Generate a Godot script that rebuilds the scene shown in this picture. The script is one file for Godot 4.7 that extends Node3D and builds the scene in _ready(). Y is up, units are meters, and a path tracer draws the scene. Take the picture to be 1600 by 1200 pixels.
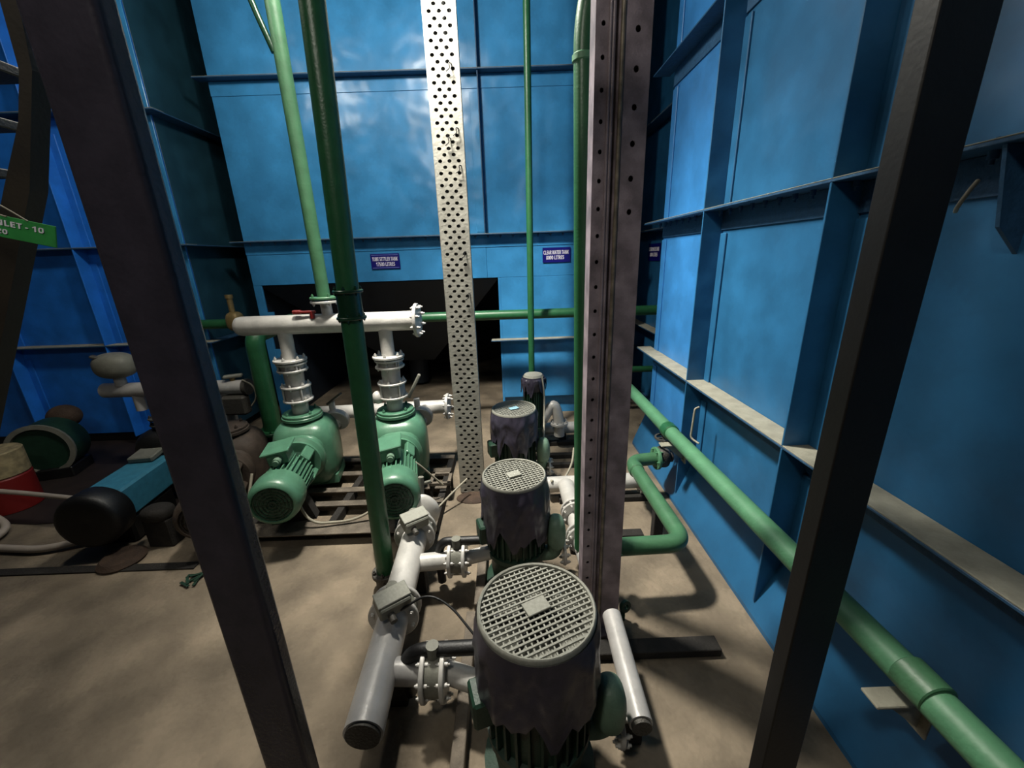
extends Node3D
# Pump room: blue steel tanks, vertical pumps, pipe manifolds.  x right, y up, camera looks along -z.  Metres.

# ---------------------------------------------------------------- mesh builder
class B:
	var v := PackedVector3Array()
	var n := PackedVector3Array()
	func tri(a: Vector3, b: Vector3, c: Vector3, na: Vector3, nb: Vector3, nc: Vector3) -> void:
		var g := (b - a).cross(c - a)
		if g.length_squared() < 1e-16: return
		if g.dot(na + nb + nc) > 0.0:
			v.append_array([a, c, b]); n.append_array([na, nc, nb])
		else:
			v.append_array([a, b, c]); n.append_array([na, nb, nc])
	func flat(p: Array, ref: Vector3) -> void:      # convex polygon, normal turned away from ref
		var c := Vector3.ZERO
		for q in p: c += q
		c /= p.size()
		var g := Vector3.ZERO
		for i in p.size(): g += ((p[i] as Vector3) - c).cross((p[(i + 1) % p.size()] as Vector3) - c)
		if g.length_squared() < 1e-18: return
		g = g.normalized()
		if g.dot(c - ref) < 0.0: g = -g
		for i in range(1, p.size() - 1): tri(p[0], p[i], p[i + 1], g, g, g)
	func box(c: Vector3, s: Vector3, bas := Basis.IDENTITY, bev := 0.0) -> void:
		var h := s * 0.5
		var b: float = min(bev, min(h.x, min(h.y, h.z)) * 0.9)
		if b <= 0.0:
			for ax in 3:
				for sg in [-1.0, 1.0]:
					var q := []
					for k in [[-1, -1], [1, -1], [1, 1], [-1, 1]]:
						var p := Vector3.ZERO
						p[ax] = sg * h[ax]; p[(ax + 1) % 3] = k[0] * h[(ax + 1) % 3]; p[(ax + 2) % 3] = k[1] * h[(ax + 2) % 3]
						q.append(c + bas * p)
					flat(q, c)
			return
		var cor := func(x, y, z, ax) -> Vector3:
			var p := Vector3(x * (h.x - b), y * (h.y - b), z * (h.z - b))
			p[ax] = [x, y, z][ax] * h[ax]
			return c + bas * p
		for ax in 3:
			var u := (ax + 1) % 3
			var w := (ax + 2) % 3
			for sg in [-1, 1]:
				var q := []
				for k in [[-1, -1], [1, -1], [1, 1], [-1, 1]]:
					var e := [0, 0, 0]
					e[ax] = sg; e[u] = k[0]; e[w] = k[1]
					q.append(cor.call(e[0], e[1], e[2], ax))
				flat(q, c)
			for su in [-1, 1]:
				for sw in [-1, 1]:
					var e1 := [0, 0, 0]
					var e2 := [0, 0, 0]
					e1[ax] = -1; e1[u] = su; e1[w] = sw
					e2[ax] = 1; e2[u] = su; e2[w] = sw
					flat([cor.call(e1[0], e1[1], e1[2], u), cor.call(e2[0], e2[1], e2[2], u), cor.call(e2[0], e2[1], e2[2], w), cor.call(e1[0], e1[1], e1[2], w)], c)
		for x in [-1, 1]:
			for y in [-1, 1]:
				for z in [-1, 1]:
					flat([cor.call(x, y, z, 0), cor.call(x, y, z, 1), cor.call(x, y, z, 2)], c)
	func bx(x0, x1, y0, y1, z0, z1, bev := 0.0) -> void:
		box(Vector3((x0 + x1) * .5, (y0 + y1) * .5, (z0 + z1) * .5), Vector3(abs(x1 - x0), abs(y1 - y0), abs(z1 - z0)), Basis.IDENTITY, bev)
	static func axes(d: Vector3) -> Basis:           # y axis along d
		var y := d.normalized()
		var x := (Vector3.FORWARD if abs(y.dot(Vector3.FORWARD)) < 0.9 else Vector3.RIGHT).cross(y).normalized()
		return Basis(x, y, x.cross(y))
	func lathe(pr: Array, o: Vector3, axis := Vector3.UP, sides := 24) -> void:   # profile points (radius, height)
		var bs := axes(axis)
		var k := pr.size()
		var sn := []
		for i in k - 1:
			var d: Vector2 = pr[i + 1] - pr[i]
			sn.append(Vector2(d.y, -d.x).normalized() if d.length() > 1e-7 else Vector2.ZERO)
		var area := 0.0
		for i in k - 1: area += (pr[i].x + pr[i + 1].x) * (pr[i + 1].y - pr[i].y)
		var sgn := 1.0 if area >= 0.0 else -1.0
		for i in k - 1:
			var n0: Vector2 = sn[i]
			var n1: Vector2 = sn[i]
			if i > 0 and sn[i - 1].dot(sn[i]) > 0.75: n0 = (sn[i - 1] + sn[i]).normalized()
			if i < k - 2 and sn[i + 1].dot(sn[i]) > 0.75: n1 = (sn[i + 1] + sn[i]).normalized()
			for j in sides:
				var a0 := TAU * j / sides
				var a1 := TAU * (j + 1) / sides
				var d0 := bs.x * cos(a0) + bs.z * sin(a0)
				var d1 := bs.x * cos(a1) + bs.z * sin(a1)
				var y := bs.y
				var p00: Vector3 = o + d0 * pr[i].x + y * pr[i].y
				var p01: Vector3 = o + d1 * pr[i].x + y * pr[i].y
				var p10: Vector3 = o + d0 * pr[i + 1].x + y * pr[i + 1].y
				var p11: Vector3 = o + d1 * pr[i + 1].x + y * pr[i + 1].y
				var m00 := (d0 * n0.x + y * n0.y) * sgn
				var m01 := (d1 * n0.x + y * n0.y) * sgn
				var m10 := (d0 * n1.x + y * n1.y) * sgn
				var m11 := (d1 * n1.x + y * n1.y) * sgn
				tri(p00, p01, p11, m00, m01, m11)
				tri(p00, p11, p10, m00, m11, m10)
	func cyl(a: Vector3, b: Vector3, r: float, sides := 20, bev := 0.0) -> void:
		var L := (b - a).length()
		if bev > 0.0:
			lathe([Vector2(0, 0), Vector2(r - bev, 0), Vector2(r, bev), Vector2(r, L - bev), Vector2(r - bev, L), Vector2(0, L)], a, b - a, sides)
		else:
			lathe([Vector2(0, 0), Vector2(r, 0), Vector2(r, L), Vector2(0, L)], a, b - a, sides)
	func tube(path: Array, r: float, sides := 16, caps := true) -> void:
		var k := path.size()
		var t := []
		for i in k:
			t.append(((path[min(i + 1, k - 1)] as Vector3) - (path[max(i - 1, 0)] as Vector3)).normalized())
		var bs := axes(t[0])
		var u := bs.x
		var rings := []
		var norms := []
		for i in k:
			u = (u - t[i] * u.dot(t[i])).normalized()
			var w: Vector3 = (t[i] as Vector3).cross(u)
			var ring := []
			var nn := []
			for j in sides:
				var d := u * cos(TAU * j / sides) + w * sin(TAU * j / sides)
				nn.append(d); ring.append(path[i] + d * r)
			rings.append(ring); norms.append(nn)
		for i in k - 1:
			for j in sides:
				var j1 := (j + 1) % sides
				tri(rings[i][j], rings[i][j1], rings[i + 1][j1], norms[i][j], norms[i][j1], norms[i + 1][j1])
				tri(rings[i][j], rings[i + 1][j1], rings[i + 1][j], norms[i][j], norms[i + 1][j1], norms[i + 1][j])
		if caps:
			flat(rings[0], path[1]); flat(rings[k - 1], path[k - 2])
	func blob(c: Vector3, h: Vector3, e1 := 1.0, e2 := 1.0, bas := Basis.IDENTITY, nu := 28, nv := 16) -> void:   # superellipsoid
		var sp := func(x: float, e: float) -> float: return sign(x) * pow(abs(x), e)
		var pt := func(i: int, j: int) -> Array:
			var a := TAU * i / nu
			var b := -PI / 2 + PI * j / nv
			var p := Vector3(sp.call(cos(b), e1) * sp.call(cos(a), e2), sp.call(sin(b), e1), sp.call(cos(b), e1) * sp.call(sin(a), e2))
			var q := Vector3(sp.call(cos(b), 2 - e1) * sp.call(cos(a), 2 - e2) / h.x, sp.call(sin(b), 2 - e1) / h.y, sp.call(cos(b), 2 - e1) * sp.call(sin(a), 2 - e2) / h.z)
			return [c + bas * (p * h), (bas * q).normalized()]
		for i in nu:
			for j in nv:
				var a: Array = pt.call(i, j)
				var b: Array = pt.call(i + 1, j)
				var d: Array = pt.call(i + 1, j + 1)
				var e: Array = pt.call(i, j + 1)
				tri(a[0], b[0], d[0], a[1], b[1], d[1])
				tri(a[0], d[0], e[0], a[1], d[1], e[1])
	func prism(poly: Array, o: Vector3, bas: Basis, depth: float) -> void:      # polygon in bas.x/bas.y, extruded along bas.z
		var pk := PackedVector2Array(poly)
		var ix := Geometry2D.triangulate_polygon(pk)
		var f := func(p: Vector2, z: float) -> Vector3: return o + bas.x * p.x + bas.y * p.y + bas.z * z
		for i in range(0, ix.size(), 3):
			for z in [0.0, depth]:
				var m := bas.z * (1.0 if z > 0.0 else -1.0)
				tri(f.call(pk[ix[i]], z), f.call(pk[ix[i + 1]], z), f.call(pk[ix[i + 2]], z), m, m, m)
		var ccw := 1.0 if not Geometry2D.is_polygon_clockwise(pk) else -1.0
		for i in pk.size():
			var a := pk[i]
			var b := pk[(i + 1) % pk.size()]
			var d := (b - a).normalized() * ccw
			var m := bas.x * d.y - bas.y * d.x
			tri(f.call(a, 0.0), f.call(b, 0.0), f.call(b, depth), m, m, m)
			tri(f.call(a, 0.0), f.call(b, depth), f.call(a, depth), m, m, m)
	func bolt(o: Vector3, axis: Vector3, r: float, h: float) -> void:
		lathe([Vector2(0, 0), Vector2(r, 0), Vector2(r, h * .6), Vector2(r * .55, h * .62), Vector2(r * .5, h), Vector2(0, h)], o, axis, 6)
	func flange(c: Vector3, axis: Vector3, r: float, th: float, bolts := 8, br := 0.011) -> void:   # disc centred at c, bolts through it
		var a := axis.normalized()
		cyl(c - a * th * .5, c + a * th * .5, r, 28, min(.004, th * .3))
		var bs := axes(a)
		for i in bolts:
			var d := bs.x * cos(TAU * (i + .5) / bolts) + bs.z * sin(TAU * (i + .5) / bolts)
			bolt(c + d * r * .82 + a * th * .5, a, br, br * 2.4)
			bolt(c + d * r * .82 - a * th * .5, -a, br, br * 1.8)
	func sieve(o: Vector3, bas: Basis, w: float, y0: float, y1: float, pitch: float, rows: Array, hx: float, hy: float, th: float) -> void:
		# sheet in bas.x/bas.y with punched holes; rows: arrays of hole x positions taken in turn
		var i := 0
		var y := y0
		while y < y1 - pitch * .5:
			var xs: Array = rows[i % rows.size()]
			var ed := [-w * .5]
			for k in xs.size() - 1: ed.append((xs[k] + xs[k + 1]) * .5)
			ed.append(w * .5)
			for k in xs.size():
				var cx: float = xs[k]
				var cy := y + pitch * .5
				var outer := [Vector2(ed[k + 1], cy), Vector2(ed[k + 1], y + pitch), Vector2(cx, y + pitch), Vector2(ed[k], y + pitch), Vector2(ed[k], cy), Vector2(ed[k], y), Vector2(cx, y), Vector2(ed[k + 1], y)]
				for s in 8:
					var s1 := (s + 1) % 8
					var i0 := Vector2(cx + hx * cos(TAU * s / 8), cy + hy * sin(TAU * s / 8))
					var i1 := Vector2(cx + hx * cos(TAU * s1 / 8), cy + hy * sin(TAU * s1 / 8))
					for z in [0.0, -th]:
						var m := bas.z * (1.0 if z == 0.0 else -1.0)
						var q := []
						for p in [outer[s], outer[s1], i1, i0]: q.append(o + bas.x * p.x + bas.y * p.y + bas.z * z)
						tri(q[0], q[1], q[2], m, m, m); tri(q[0], q[2], q[3], m, m, m)
					var ctr := o + bas.x * cx + bas.y * cy
					var md := Vector2(cos(TAU * (s + .5) / 8), sin(TAU * (s + .5) / 8))
					var mi := -(bas.x * md.x + bas.y * md.y)
					var a := o + bas.x * i0.x + bas.y * i0.y
					var b := o + bas.x * i1.x + bas.y * i1.y
					tri(a, b, b - bas.z * th, mi, mi, mi); tri(a, b - bas.z * th, a - bas.z * th, mi, mi, mi)
			y += pitch
			i += 1
	func mesh(shift := Vector3.ZERO) -> ArrayMesh:
		var arr := []
		arr.resize(Mesh.ARRAY_MAX)
		var w := PackedVector3Array()
		w.resize(v.size())
		for i in v.size(): w[i] = v[i] - shift
		arr[Mesh.ARRAY_VERTEX] = w
		arr[Mesh.ARRAY_NORMAL] = n
		var m := ArrayMesh.new()
		m.add_surface_from_arrays(Mesh.PRIMITIVE_TRIANGLES, arr)
		return m
	func low() -> Vector3:
		var a := v[0]
		var b := v[0]
		for p in v:
			a = a.min(p); b = b.max(p)
		return Vector3((a.x + b.x) * .5, a.y, (a.z + b.z) * .5)

static func bend(pts: Array, r: float, seg := 8) -> Array:    # polyline with rounded corners
	var out := [pts[0]]
	for i in range(1, pts.size() - 1):
		var p: Vector3 = pts[i]
		var a: Vector3 = (pts[i - 1] - p).normalized()
		var b: Vector3 = (pts[i + 1] - p).normalized()
		var rr: float = min(r, min((pts[i - 1] - p).length(), (pts[i + 1] - p).length()) * .49)
		for k in seg + 1:
			var t := float(k) / seg
			out.append((p + a * rr).lerp(p, t).lerp(p.lerp(p + b * rr, t), t))
	out.append(pts[-1])
	return out

# ---------------------------------------------------------------- naming helpers
var used := {}
func numbered(s: String) -> String:
	var k: int = used.get(s, 0)
	used[s] = k + 1
	return s if k == 0 else "%s_%03d" % [s, k]

func tag(o: Node, label: String, category := "", group := "") -> void:
	o.set_meta("label", label)
	if category: o.set_meta("category", category)
	if group: o.set_meta("group", group)

func thing(called: String, label: String, category: String, at := Vector3.ZERO, turn := 0.0, group := "") -> Node3D:
	var o := Node3D.new()
	o.name = numbered(called)
	add_child(o)
	o.position = at
	o.rotation.y = turn
	tag(o, label, category, group)
	return o

func part(parent: Node, called: String, b: B, m: Material, local := false) -> MeshInstance3D:
	# b is in world coordinates (or, with local, in the thing's own)
	var c := b.low()
	var mi := MeshInstance3D.new()
	mi.mesh = b.mesh(c)
	mi.material_override = m
	mi.name = numbered(called) if parent == self else called
	var org := Vector3.ZERO
	if not local:
		var q = parent
		while q != self:
			org += (q as Node3D).position
			q = q.get_parent()
	elif parent is MeshInstance3D: org = (parent as Node3D).position
	mi.position = c - org
	parent.add_child(mi, true)
	return mi

func solo(called: String, b: B, m: Material, label: String, category: String, group := "") -> MeshInstance3D:
	var mi := part(self, called, b, m)
	tag(mi, label, category, group)
	return mi

func struct(called: String, b: B, m: Material) -> MeshInstance3D:
	var mi := part(self, called, b, m)
	mi.set_meta("kind", "structure")
	return mi

func lettering(parent: Node3D, called: String, text: String, centre: Vector3, width: float, height: float, bas: Basis, m: Material) -> void:
	var f := SystemFont.new()
	f.font_names = PackedStringArray(["Droid Sans"])
	f.font_weight = 700
	var t := TextMesh.new()
	t.text = text
	t.font = f
	t.font_size = 32
	t.pixel_size = 0.01
	t.depth = 0.02
	t.curve_step = 1.0
	var bb := t.get_aabb()
	var mi := MeshInstance3D.new()
	mi.mesh = t
	mi.material_override = m
	mi.name = called
	var s := Vector3(width / bb.size.x, height / bb.size.y, 0.1)
	mi.transform = Transform3D(bas * Basis.from_scale(s), centre - parent.position - bas * (bb.get_center() * s))
	parent.add_child(mi, true)

# ---------------------------------------------------------------- materials
var grunge: NoiseTexture2D
var speck: NoiseTexture2D
var waves: NoiseTexture2D
var grit: NoiseTexture2D
var blotch: NoiseTexture2D
var streak: NoiseTexture2D

func noise_tex(freq: float, oct: int, sd: int, lo := 0.6, normal := 0.0, size := 512, warp := false, typ := FastNoiseLite.TYPE_SIMPLEX_SMOOTH) -> NoiseTexture2D:
	var f := FastNoiseLite.new()
	f.seed = sd
	f.noise_type = typ
	f.frequency = freq
	f.fractal_octaves = oct
	f.domain_warp_enabled = warp
	f.domain_warp_amplitude = 40.0
	var t := NoiseTexture2D.new()
	t.width = size
	t.height = size
	t.seamless = true
	t.noise = f
	if normal > 0.0:
		t.as_normal_map = true
		t.bump_strength = normal
	else:
		var g := Gradient.new()
		g.set_color(0, Color(lo, lo, lo))
		g.set_color(1, Color(1, 1, 1))
		t.color_ramp = g
	return t

func mat(c: Color, rough := 0.5, metal := 0.0, albedo: Texture2D = null, scale := 1.0, normal: Texture2D = null, nscale := 0.5) -> StandardMaterial3D:
	var m := StandardMaterial3D.new()
	m.albedo_color = c
	m.roughness = rough
	m.metallic = metal
	m.uv1_triplanar = true
	m.uv1_world_triplanar = true
	m.uv1_scale = Vector3.ONE * scale
	if albedo: m.albedo_texture = albedo
	if normal:
		m.normal_enabled = true
		m.normal_texture = normal
		m.normal_scale = nscale
	return m

var M := {}
func materials() -> void:
	grunge = noise_tex(.006, 5, 3, .80, 0.0, 1024, true)
	speck = noise_tex(.03, 4, 8, .84)
	waves = noise_tex(.008, 3, 5, 0, 6.0, 512)
	grit = noise_tex(.08, 4, 9, 0, 5.0, 512)
	blotch = noise_tex(.004, 5, 21, .62, 0.0, 1024, true)
	streak = noise_tex(.012, 4, 31, .85, 0.0, 512, true)
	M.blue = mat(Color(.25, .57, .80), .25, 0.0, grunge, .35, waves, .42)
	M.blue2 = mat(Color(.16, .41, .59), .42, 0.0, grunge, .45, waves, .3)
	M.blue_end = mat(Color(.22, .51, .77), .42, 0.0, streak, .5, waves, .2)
	M.blue_left = mat(Color(.14, .47, .86), .42, 0.0, grunge, .45, waves, .3)
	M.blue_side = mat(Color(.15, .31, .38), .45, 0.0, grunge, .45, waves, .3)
	M.flange = mat(Color(.17, .33, .47), .55, 0.0, speck, 1.2, grit, .2)
	M.dust = mat(Color(.60, .59, .53), .9, 0.0, streak, 1.5, grit, .2)
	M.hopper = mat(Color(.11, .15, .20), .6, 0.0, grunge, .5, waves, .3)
	M.floor = mat(Color(.56, .505, .43), .9, 0.0, blotch, .45, grit, .2)
	M.wall = mat(Color(.30, .31, .33), .9, 0.0, speck, .5)
	M.post = mat(Color(.23, .215, .255), .27, 0.0, grunge, 1.5, grit, .10)
	M.post2 = mat(Color(.085, .077, .072), .5, 0.0, grunge, 1.5, grit, .04)
	M.column = mat(Color(.68, .62, .65), .45, 0.1, blotch, 1.6, grit, .1)
	M.lip = mat(Color(.60, .55, .48), .45, 0.15, blotch, 3.0, grit, .1)
	M.tray = mat(Color(.68, .67, .63), .6, 0.15, streak, .8, grit, .1)
	M.green = mat(Color(.15, .37, .23), .38, 0.0, streak, 1.5, grit, .12)
	M.green_dark = mat(Color(.08, .23, .15), .3, 0.0, grunge, 1.5, grit, .1)
	M.green_pale = mat(Color(.33, .54, .40), .5, 0.0, streak, 1.2, grit, .12)
	M.green_mid = mat(Color(.27, .45, .32), .45, 0.0, streak, 1.2, grit, .12)
	M.dark_brown = mat(Color(.16, .11, .10), .7, 0.0, blotch, .8)
	M.pump = mat(Color(.32, .50, .40), .34, 0.0, streak, 1.5, grit, .08)
	M.pump_dark = mat(Color(.09, .22, .16), .5, 0.0, grunge, 2.0, grit, .15)
	M.lump = mat(Color(.42, .53, .45), .5, 0.0, streak, 2.0, grit, .2)
	M.white = mat(Color(.78, .77, .75), .42, 0.1, streak, 1.2, grit, .1)
	M.silver = mat(Color(.74, .73, .72), .36, 0.15, streak, 1.0, grit, .06)
	M.steel = mat(Color(.30, .29, .27), .6, 0.2, speck, 1.5, grit, .5)
	M.gear = mat(Color(.47, .47, .43), .6, 0.1, streak, 2.0, grit, .15)
	M.black = mat(Color(.05, .05, .055), .5, 0.0, grunge, 2.0, grit, .2)
	M.bag = mat(Color(.25, .235, .29), .34, 0.0, grunge, 3.0, grit, .12)
	M.grille = mat(Color(.60, .60, .56), .7, 0.1, speck, 3.0)
	M.badge = mat(Color(.58, .74, .80), .5, 0.1, speck, 3.0)
	M.rust = mat(Color(.29, .22, .17), .85, 0.0, blotch, 2.0, grit, .7)
	M.stair = mat(Color(.17, .14, .10), .7, 0.0, blotch, 1.5, grit, .1)
	M.skid = mat(Color(.47, .43, .38), .8, 0.05, blotch, 1.5, grit, .4)
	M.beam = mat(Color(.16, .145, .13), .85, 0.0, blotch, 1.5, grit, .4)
	M.cable = mat(Color(.55, .53, .47), .6)
	M.sign = mat(Color(.07, .06, .42), .35)
	M.ink = mat(Color(.90, .88, .92), .5)
	M.edge = mat(Color(.45, .50, .75), .5)
	M.green_tag = mat(Color(.20, .58, .28), .5, 0.0, streak, 3.0)
	M.cyan = mat(Color(.25, .52, .62), .35, 0.0, streak, 2.0, waves, .2)
	M.red = mat(Color(.42, .06, .05), .5)
	M.cream = mat(Color(.66, .60, .45), .7, 0.0, blotch, 3.0)
	M.brass = mat(Color(.55, .47, .30), .5, 0.3, speck, 3.0, grit, .4)
	M.hose = mat(Color(.62, .58, .54), .6)
	M.brown_pump = mat(Color(.30, .25, .21), .75, 0.0, blotch, 2.0, grit, .5)
	var g := StandardMaterial3D.new()
	g.albedo_color = Color(.9, .9, .9)
	g.emission_enabled = true
	g.emission = Color(1.0, .97, .90)
	g.emission_energy_multiplier = 34.0
	M.glow = g

# ---------------------------------------------------------------- main
func _ready() -> void:
	set_view()
	materials()
	lamps()
	room()
	right_tank()
	back_tank()
	left_tank()
	posts()
	upright_pumps()
	headers()
	green_pumps()
	pipes()
	left_corner()
	signs()
	small_things()

func set_view() -> void:
	var cam := Camera3D.new()
	cam.name = "camera"
	var d := Vector3(68, 1990, 628.3).normalized()          # image-space down
	var fw := Vector3(-10, -198, 628.3)
	fw = (fw - d * fw.dot(d)).normalized()
	var rt := d.cross(fw)
	# rows of the image-to-world turn are right, up and back; camera axes are its columns
	var bx := Vector3(rt.x, -d.x, -fw.x)
	var by := -Vector3(rt.y, -d.y, -fw.y)
	var bz := -Vector3(rt.z, -d.z, -fw.z)
	cam.transform = Transform3D(Basis(bx, by, bz), Vector3(0, 2.1, 0))
	cam.fov = rad_to_deg(2.0 * atan(600.0 / 628.3))
	cam.near = .02
	add_child(cam)
	cam.current = true
	var we := WorldEnvironment.new()
	we.name = "environment"
	var e := Environment.new()
	e.background_mode = Environment.BG_COLOR
	e.background_color = Color(0.01, 0.01, 0.012)
	e.tonemap_mode = Environment.TONE_MAPPER_LINEAR
	e.tonemap_exposure = 0.94
	e.sdfgi_enabled = true
	e.ssao_enabled = true
	e.ssil_enabled = true
	we.environment = e
	add_child(we)

# x, y, z, all-round energy, downward beam energy
const LAMPS := [[-.95, 4.8, -2.95, 5.0, 38.0], [-2.6, 4.9, -2.7, 1.2, 0.0], [-1.1, 4.6, .7, 2.0, 0.0]]
func lamps() -> void:
	var i := 0
	for l in LAMPS:
		var p := Vector3(l[0], l[1], l[2])
		var t := thing("high_bay_lamp", ["round high bay lamp hanging in the middle between the green and upright pumps", "round high bay lamp hanging at left over the green pumps", "round high bay lamp hanging behind the two near posts"][i], "lamp", p)
		var b := B.new()
		b.lathe([Vector2(0, .30), Vector2(.07, .30), Vector2(.09, .2), Vector2(.22, .03), Vector2(.22, .005), Vector2(.0, .005)], p)
		part(t, "housing", b, M.steel)
		b = B.new()
		b.cyl(p + Vector3(0, -.012, 0), p + Vector3(0, .004, 0), .2, 28)
		part(t, "lamp_panel", b, M.glow)
		b = B.new()
		b.cyl(p + Vector3(0, .3, 0), Vector3(p.x, 6.2, p.z), .012, 8)
		part(t, "rod", b, M.steel)
		var o := OmniLight3D.new()
		o.name = "lamp_light"
		o.light_energy = l[3]
		o.light_color = Color(1.0, .98, .93)
		o.omni_range = 20.0
		o.omni_attenuation = 2.0
		o.light_size = .18
		o.shadow_enabled = true
		o.position = Vector3(0, -.22, 0)
		t.add_child(o)
		if l[4] > 0.0:
			var sp := SpotLight3D.new()
			sp.name = "lamp_beam"
			sp.light_energy = l[4]
			sp.light_color = Color(1.0, .98, .93)
			sp.spot_range = 20.0
			sp.spot_attenuation = 2.0
			sp.spot_angle = 45.0
			sp.spot_angle_attenuation = 1.0
			sp.light_size = .18
			sp.shadow_enabled = true
			sp.position = Vector3(0, -.23, 0)
			sp.basis = Basis.looking_at(Vector3(.34, -1, -.12), Vector3.FORWARD)
			t.add_child(sp)
		i += 1

func room() -> void:
	var b := B.new()
	b.bx(-9.2, 4.2, -.25, 0.0, -10.2, 4.2)
	struct("floor", b, M.floor)
	b = B.new(); b.bx(-9.2, 4.2, 6.2, 6.4, -10.2, 4.2); struct("ceiling", b, M.wall)
	b = B.new(); b.bx(-9.2, -9.0, 0, 6.2, -10.2, 4.2); struct("wall_left", b, M.wall)
	b = B.new(); b.bx(4.0, 4.2, 0, 6.2, -10.2, 4.2); struct("wall_right", b, M.wall)
	b = B.new(); b.bx(-9.0, 4.0, 0, 6.2, -10.2, -10.0); struct("wall_back", b, M.wall)
	b = B.new(); b.bx(-9.0, 4.0, 0, 6.2, 4.0, 4.2); struct("wall_front", b, M.wall)

# ---------------------------------------------------------------- tanks
const FY := [1.115, 2.372, 3.625]
func right_tank() -> void:
	var X := 1.55
	var t := thing("storage_tank", "large blue steel tank with ribs and ledges along the right side", "tank", Vector3(2.4, 0, -1.2))
	var zs := [-4.16, -3.03, -1.87, -.71, .45, 1.6]
	var ys := [.10, FY[0], FY[1], FY[2], 5.2]
	for i in zs.size() - 1:
		for j in ys.size() - 1:
			var b := B.new()
			b.bx(X, X + .03, ys[j] + .001, ys[j + 1] - .001, zs[i] + .001, zs[i + 1] - .001, .003)
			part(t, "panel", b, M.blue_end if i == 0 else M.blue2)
	var e := B.new()
	e.bx(X + .03, 3.3, .1, 5.2, -4.16, -4.13)
	part(t, "end_panel", e, M.blue2)
	e = B.new(); e.prism([Vector2(X + .03, 0), Vector2(X - .165, 0), Vector2(X - .165, .03), Vector2(X - .003, .46), Vector2(X + .03, .46)], Vector3(0, 0, -4.2), Basis.IDENTITY, 5.8)
	part(t, "toe_plate", e, M.blue2)
	for k in 3:
		var y: float = FY[k]
		e = B.new()
		e.bx(X - .15, X, y - .012, y, -4.3, 1.6, .002)
		var fl := part(t, "ledge", e, M.flange)
		if k < 2:
			e = B.new()
			e.bx(X - .15, X - .002, y + .0005, y + (.008 if k == 0 else .005), -4.29, 1.6, .002)
			part(fl, "dust_layer", e, M.dust)
		if k == 1:
			for q in 40:
				var bz := -4.1 + q * .125
				if bz > .6: break
				e = B.new()
				e.bolt(Vector3(X - .06, y, bz), Vector3.UP, .014, .024)
				e.bolt(Vector3(X - .06, y - .012, bz), Vector3.DOWN, .014, .04)
				part(fl, "bolt", e, M.flange)
		e = B.new()
		e.bx(X - .012, X, y - .14, y - .013, -4.16, 1.6, .002)
		part(t, "lap_strip", e, M.flange)
	for i in range(1, zs.size() - 1):
		for j in ys.size() - 1:
			e = B.new()
			e.bx(X - .15, X, ys[j] + .001, ys[j + 1] - .013, zs[i] - .012, zs[i], .002)
			e.bx(X - .016, X - .001, ys[j] + .001, ys[j + 1] - .16, zs[i], zs[i] + .075, .004)
			part(t, "rib", e, M.blue2)
	# corner angle at the far end
	for j in ys.size() - 1:
		e = B.new()
		e.bx(X - .012, X, ys[j] + .001, ys[j + 1] - .16, -4.16, -4.06, .003)
		part(t, "corner_angle", e, M.blue_end)
	# gusset plate under the middle ledge close to the camera
	e = B.new()
	e.prism([Vector2(0, 0), Vector2(.13, 0), Vector2(.13, -.30), Vector2(.05, -.22)], Vector3(X - .13, FY[1] - .014, -1.27), Basis.IDENTITY, .012)
	part(t, "gusset", e, M.flange)

	# recessed second tank behind it
	var u := thing("storage_tank", "dull blue tank set back behind the steel column, partly hidden by the right tank", "tank", Vector3(2.9, 0, -6.5))
	var x2 := 2.0
	for j in ys.size() - 1:
		e = B.new()
		e.bx(x2, x2 + .03, ys[j], ys[j + 1] - .001, -9.0, -4.4, .003)
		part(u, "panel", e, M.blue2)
	for y in FY:
		e = B.new(); e.bx(x2 - .15, x2, y - .012, y, -9.0, -4.4, .002)
		var l2 := part(u, "ledge", e, M.flange)
		e = B.new(); e.bx(x2 - .15, x2 - .002, y + .0005, y + .005, -9.0, -4.4, .002)
		part(l2, "dust_layer", e, M.dust)
	e = B.new(); e.bx(x2 + .03, 3.6, .1, 5.2, -4.43, -4.4); part(u, "end_panel", e, M.blue2)
	e = B.new(); e.bx(x2 - .03, x2 + .03, 0, .1, -9.0, -4.4); part(u, "base_beam", e, M.flange)

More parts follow.
